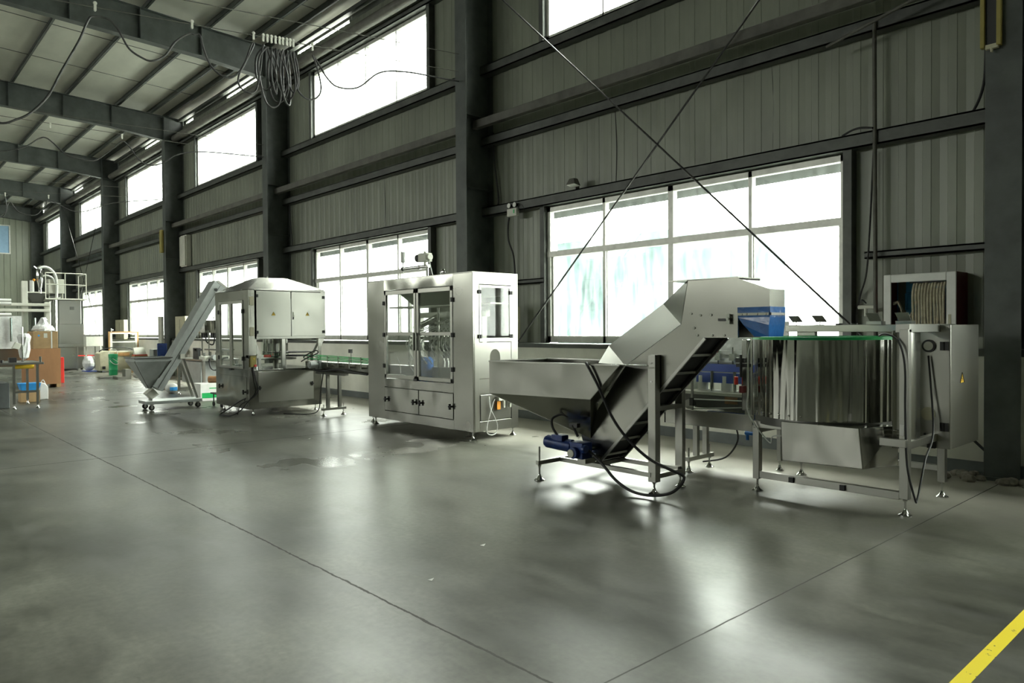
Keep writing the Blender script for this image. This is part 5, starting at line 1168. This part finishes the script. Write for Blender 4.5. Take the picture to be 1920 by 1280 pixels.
MB().tube([(-32.1, 5.3, 3.45), (-32.08, 5.5, 3.58), (-32.06, 5.72, 3.5), (-32.05, 5.8, 3.3)], .035, 8).build('suction_hose', 'tube', t)
MB().cyl((-32.15, 5.24, 3.85), (-32.15, 5.38, 3.95), .03, 8).cyl((-32.15, 5.15, 3.9), (-32.15, 5.25, 3.82), .03, 8).build('valve_head', 'chrome', t)
MB().cyl((-32.15, 5.08, 2.95), (-32.15, 5.08, 3.38), .075, 14).build('filter_canister', 'white', t)
MB().sphere((-32.1, 5.14, 3.40), .05, 6).build('orange_cap', 'orange', t)
MB().hexa([(-32.4, 5.05, 2.58),(-32.0, 5.05, 2.58),(-32.0, 5.40, 2.58),(-32.4, 5.40, 2.58)], [(-32.6, 4.88, 2.90),(-31.9, 4.88, 2.90),(-31.9, 5.46, 2.90),(-32.6, 5.46, 2.90)]).build('hopper', 'dark_steel', t, smooth=0)
MB().bar((-31.9, 4.88, 2.93), (-31.9, 5.48, 2.93), .04, .04).build('hopper_rim', 'offwhite', t, smooth=0)
MB().cyl((-32.0, 5.78, .05), (-32.0, 5.78, 2.66), .09, 14).build('column_pipe', 'chrome', t)
for x, y in ((-33.5, 5.95), (-32.1, 5.95), (-32.1, 6.66), (-33.5, 6.66)): MB().cyl((x, y, .001), (x, y, .06), .04, 10).build('foot', 'black', t)
t = thing('roller_conveyor', (-31.4, 6.4, 0), 'long low stainless conveyor table in front of the mixing tower', 'conveyor')
MB().box(-31.7, -31.3, 5.75, 7.05, .90, 1.0).build('bed', 'steel_leg', t, smooth=0)
for y in (6.36, 6.96): MB().box(-31.35, -31.3, y-.02, y+.02, .002, .90).build('leg', 'steel_leg', t, smooth=0)
MB().box(-31.36, -31.33, 6.36, 6.96, .54, .58).build('red_rail', 'red', t, smooth=0)
MB().box(-31.7, -31.35, 5.80, 6.30, .12, .88).build('side_case', 'steel_leg', t, smooth=0)
t = thing('wrapped_machine', (-30.2, 6.6, 0), 'film-wrapped equipment standing on a blue sheet left of the green barrel', 'machine')
MB().box(-30.6, -29.95, 6.35, 6.95, .002, .03).build('blue_sheet', 'blue_bar', t, smooth=0)
MB().sphere((-30.3, 6.52, .30), .24, 8, (1, .9, 1.15)).build('film_bag', 'film', t, smooth=0)
MB().cyl((-30.2, 6.82, .03), (-30.2, 6.82, .62), .13, 14).build('wrapped_canister', 'film', t)
MB().box(-30.5, -30.1, 6.40, 6.95, .93, 1.28).box(-30.35, -30.3, 6.42, 6.46, .03, .93).box(-30.35, -30.3, 6.90, 6.94, .03, .93).build('upper_case', 'offwhite', t, smooth=0)
o = MB().box(-24.3, -24.0, 4.43, 4.54, .05, .78).build('red_cabinet', 'red', smooth=0, bevel=.01); o.location = (0, 0, -.049); tag(seat(o), 'narrow red cabinet peeping out right of the plywood crate', 'cabinet')

# packing machine with pale beams at the left edge
t = thing('packing_line', (-24.3, 3.2, 0), 'large pale packing line with horizontal beams and clear covers at the left edge', 'machine')
for z, zz in ((2.02, 2.10), (2.18, 2.26)): MB().box(-24.2, -24.08, .8, 4.24, z, zz).build('beam', 'offwhite', t, smooth=0, bevel=.01)
for z in (2.32, 2.24, 1.93):
    MB().cyl((-23.95, .8, z), (-23.95, 3.30, z), .045, 12).build('tube_cover', 'white', t)
MB().box(-24.3, -24.18, 3.58, 3.72, .03, 2.88).build('post', 'offwhite', t, smooth=0, bevel=.01)
MB().box(-24.3, -24.18, 4.12, 4.26, .03, 2.30).build('post', 'offwhite', t, smooth=0, bevel=.01)
MB().box(-24.3, -24.18, 1.0, 1.14, .03, 2.10).build('post', 'offwhite', t, smooth=0, bevel=.01)
MB().box(-24.12, -24.10, 1.14, 3.56, 1.0, 1.90).build('clear_cover', 'film', t, smooth=0)
MB().box(-24.12, -24.10, 3.60, 4.14, 1.2, 2.0).build('clear_cover', 'acrylic', t, smooth=0)
MB().box(-24.9, -24.2, 1.1, 3.9, .5, 1.15).build('table_case', 'steel_leg', t, smooth=0)
for y in (3.0, 3.3, 3.85): MB().cyl((-24.05, y, 1.2), (-24.05, y, 1.85), .03, 8).build('cylinder', 'chrome', t)
for x, y in ((-24.8, 1.2), (-24.3, 1.2), (-24.3, 3.8), (-24.8, 3.8)): MB().box(x-.03, x+.03, y-.03, y+.03, .001, .5).build('leg', 'steel_leg', t, smooth=0)

# crate, carton, bag
t = thing('plywood_crate', (-22.8, 3.85, 0), 'tall orange-brown plywood crate on a pallet at the left', 'crate')
MB().box(-23.2, -22.3, 3.40, 4.14, .09, 1.02).build('panels', 'wood', t, smooth=0)
for y in (3.45, 3.77, 4.09): MB().box(-23.2, -22.3, y-.05, y+.05, .001, .09).build('pallet_block', 'card', t, smooth=0)
t = thing('carton', (-22.8, 3.85, 1.022), 'big brown carton with white strap standing on top of the plywood crate', 'carton')
c_ = MB().box(-23.1, -22.32, 3.53, 4.09, 1.022, 1.47).build('box_body', 'card', t, smooth=0, bevel=.006)
MB().box(-22.32, -22.317, 3.93, 3.96, 1.022, 1.47).build('strap', 'white', c_, smooth=0)
MB().box(-22.32, -22.317, 3.77, 3.85, 1.30, 1.42).build('label', 'offwhite', c_, smooth=0)
MB().cyl((-22.32, 3.66, 1.36), (-22.317, 3.66, 1.36), .025, 10).build('blue_mark', 'blue_tray', c_)
m = MB(); rnd = random.Random(8)
m.lathe([(.001, 1.472), (.25, 1.472), (.27, 1.52), (.22, 1.59), (.12, 1.64), (.08, 1.74), (.05, 1.82), (.001, 1.80)], (-22.7, 3.82, 0), 14)
for v in m.bm.verts: v.co += Vector((rnd.uniform(-.03, .03), rnd.uniform(-.03, .03), rnd.uniform(0, .03)))
o = m.build('plastic_bag', 'film', smooth=0); tag(seat(o), 'crumpled white plastic bag on top of the brown carton', 'bag')

# workbench at the left edge
t = thing('work_table', (-17.0, 2.2, 0), 'stainless work table cluttered with gear at the left edge', 'table')
MB().box(-17.6, -16.36, 1.3, 2.76, .835, .875).build('table_top', 'steel_leg', t, smooth=0, bevel=.004)
for x, y in ((-16.40, 2.28), (-16.42, 2.66), (-17.5, 2.66), (-17.5, 1.4), (-16.42, 1.4)):
    MB().box(x-.02, x+.02, y-.02, y+.02, .09, .835).build('leg', 'steel_leg', t, smooth=0); foot(x, y, .09, t, .04)
MB().box(-16.45, -16.41, 2.30, 2.66, .30, .34).build('brace', 'steel_leg', t, smooth=0)
t = thing('table_robot', (-16.9, 2.40, .876), 'grey tilting head with film-wrapped arm standing on the work table', 'machine')
MB().cyl((-16.9, 2.50, .876), (-16.9, 2.50, 1.55), .014, 8).cyl((-16.9, 2.50, .876), (-16.9, 2.50, .90), .05, 12).build('post', 'chrome', t)
MB().hexa([(-16.95,2.32,1.14),(-16.85,2.32,1.14),(-16.85,2.44,1.11),(-16.95,2.44,1.11)], [(-16.95,2.38,1.26),(-16.85,2.38,1.26),(-16.85,2.48,1.22),(-16.95,2.48,1.22)]).build('head_box', 'offwhite', t, smooth=0, bevel=.01)
m = MB(); m.lathe([(.001, .92), (.08, .95), (.09, 1.1), (.10, 1.25), (.12, 1.36), (.07, 1.42), (.001, 1.40)], (-17.0, 2.54, 0), 12)
for v in m.bm.verts: v.co += Vector((rnd.uniform(-.02, .02), rnd.uniform(-.02, .02), rnd.uniform(-.01, .01)))
m.build('film_wrap', 'film', t, smooth=0)
o = MB().box(-16.75, -16.6, 2.24, 2.36, .876, .965).build('black_box', 'black', smooth=0, bevel=.005); tag(seat(o), 'small black box on the left work table', 'box')
t = thing('steel_cylinder', (-16.42, 2.71, .876), 'upright steel cylinder on the right corner of the left work table', 'cylinder')
MB().cyl((-16.42, 2.71, .876), (-16.42, 2.71, .885), .035, 14).cyl((-16.42, 2.71, .885), (-16.42, 2.71, .98), .022, 14).build('body', 'chrome', t)
for i in range(5):
    x, y = -16.9+i*.1, 1.75+i*.09
    o = MB().cyl((x, y, .876), (x, y, .876+.05+.02*(i % 2)), .022+.006*(i % 3), 10).build('small_part', ['chrome', 'black', 'chrome', 'offwhite', 'black'][i])
    tag(seat(o), '%s small turned part from the left edge on the work table' % ords[i], 'part', 'small parts on the work table')
t = thing('yellow_roll', (-17.3, 2.6, 0), 'yellow wrapped tube slung under the left work table', 'roll')
MB().cyl((-17.3, 2.42, .77), (-17.3, 2.74, .77), .05, 14).build('roll', 'yellow', t)
MB().box(-17.32, -17.28, 2.44, 2.46, .82, .834).box(-17.32, -17.28, 2.70, 2.72, .82, .834).build('hanger', 'black', t, smooth=0)
o = MB().box(-17.5, -16.7, 1.5, 2.25, .12, .60).build('machine_case', 'skirt', smooth=0, bevel=.01); tag(seat(o), 'dark grey case on the floor under the work table', 'case'); o.location.z = .002
o = MB().box(-18.2, -17.9, 2.60, 2.94, .002, .24).build('carton', 'card', smooth=0, bevel=.004); tag(seat(o), 'small brown carton on the floor right of the work table', 'carton')
t = thing('blue_tray', (-18.05, 2.77, .243), 'bright blue plastic tray on top of the small brown carton', 'tray')
MB().hexa([(-18.2,2.62,.243),(-17.9,2.62,.243),(-17.9,2.92,.243),(-18.2,2.92,.243)], [(-18.23,2.58,.39),(-17.87,2.58,.39),(-17.87,2.96,.39),(-18.23,2.96,.39)]).build('tray_body', 'blue_tray', t, smooth=0, bevel=.008)
MB().box(-17.885,-17.865,2.60,2.94,.375,.395).build('rim', 'blue_tray', t, smooth=0)
t = thing('jerry_can', (-18.4, 3.09, 0), 'white plastic jerry can on the floor beside the plywood crate', 'jerry can')
MB().prism([(3.01, .002), (3.17, .002), (3.17, .27), (3.12, .34), (3.06, .37), (3.02, .36)], 'x', -18.55, -18.36).build('can_body', 'white', t, smooth=0, bevel=.015)
MB().tube([(-18.45, 3.05, .36), (-18.45, 3.09, .42), (-18.45, 3.13, .33)], .010, 6).build('handle', 'white', t)
# paper scraps on the floor
for x, y, lb in ((-3.73, 3.09, 'tiny white paper scrap in the middle of the floor'), (-3.42, 2.44, 'tiny white paper scrap near the long floor joint'), (-9.0, 4.5, 'tiny white scrap in front of the filling machine')):
    o = MB().sheet([(x, y, .003), (x+.03, y+.008, .003), (x+.02, y+.03, .012)], .001).build('paper_scrap', 'white', smooth=0); tag(seat(o), lb, 'scrap', 'paper scraps')

# ============================================================ yard seen through the nearest window
o = struct(MB().box(-16.5, -10.8, 17.0, 21.0, -.2, 4.2).build('trim_7', 'outside_grey', smooth=0))
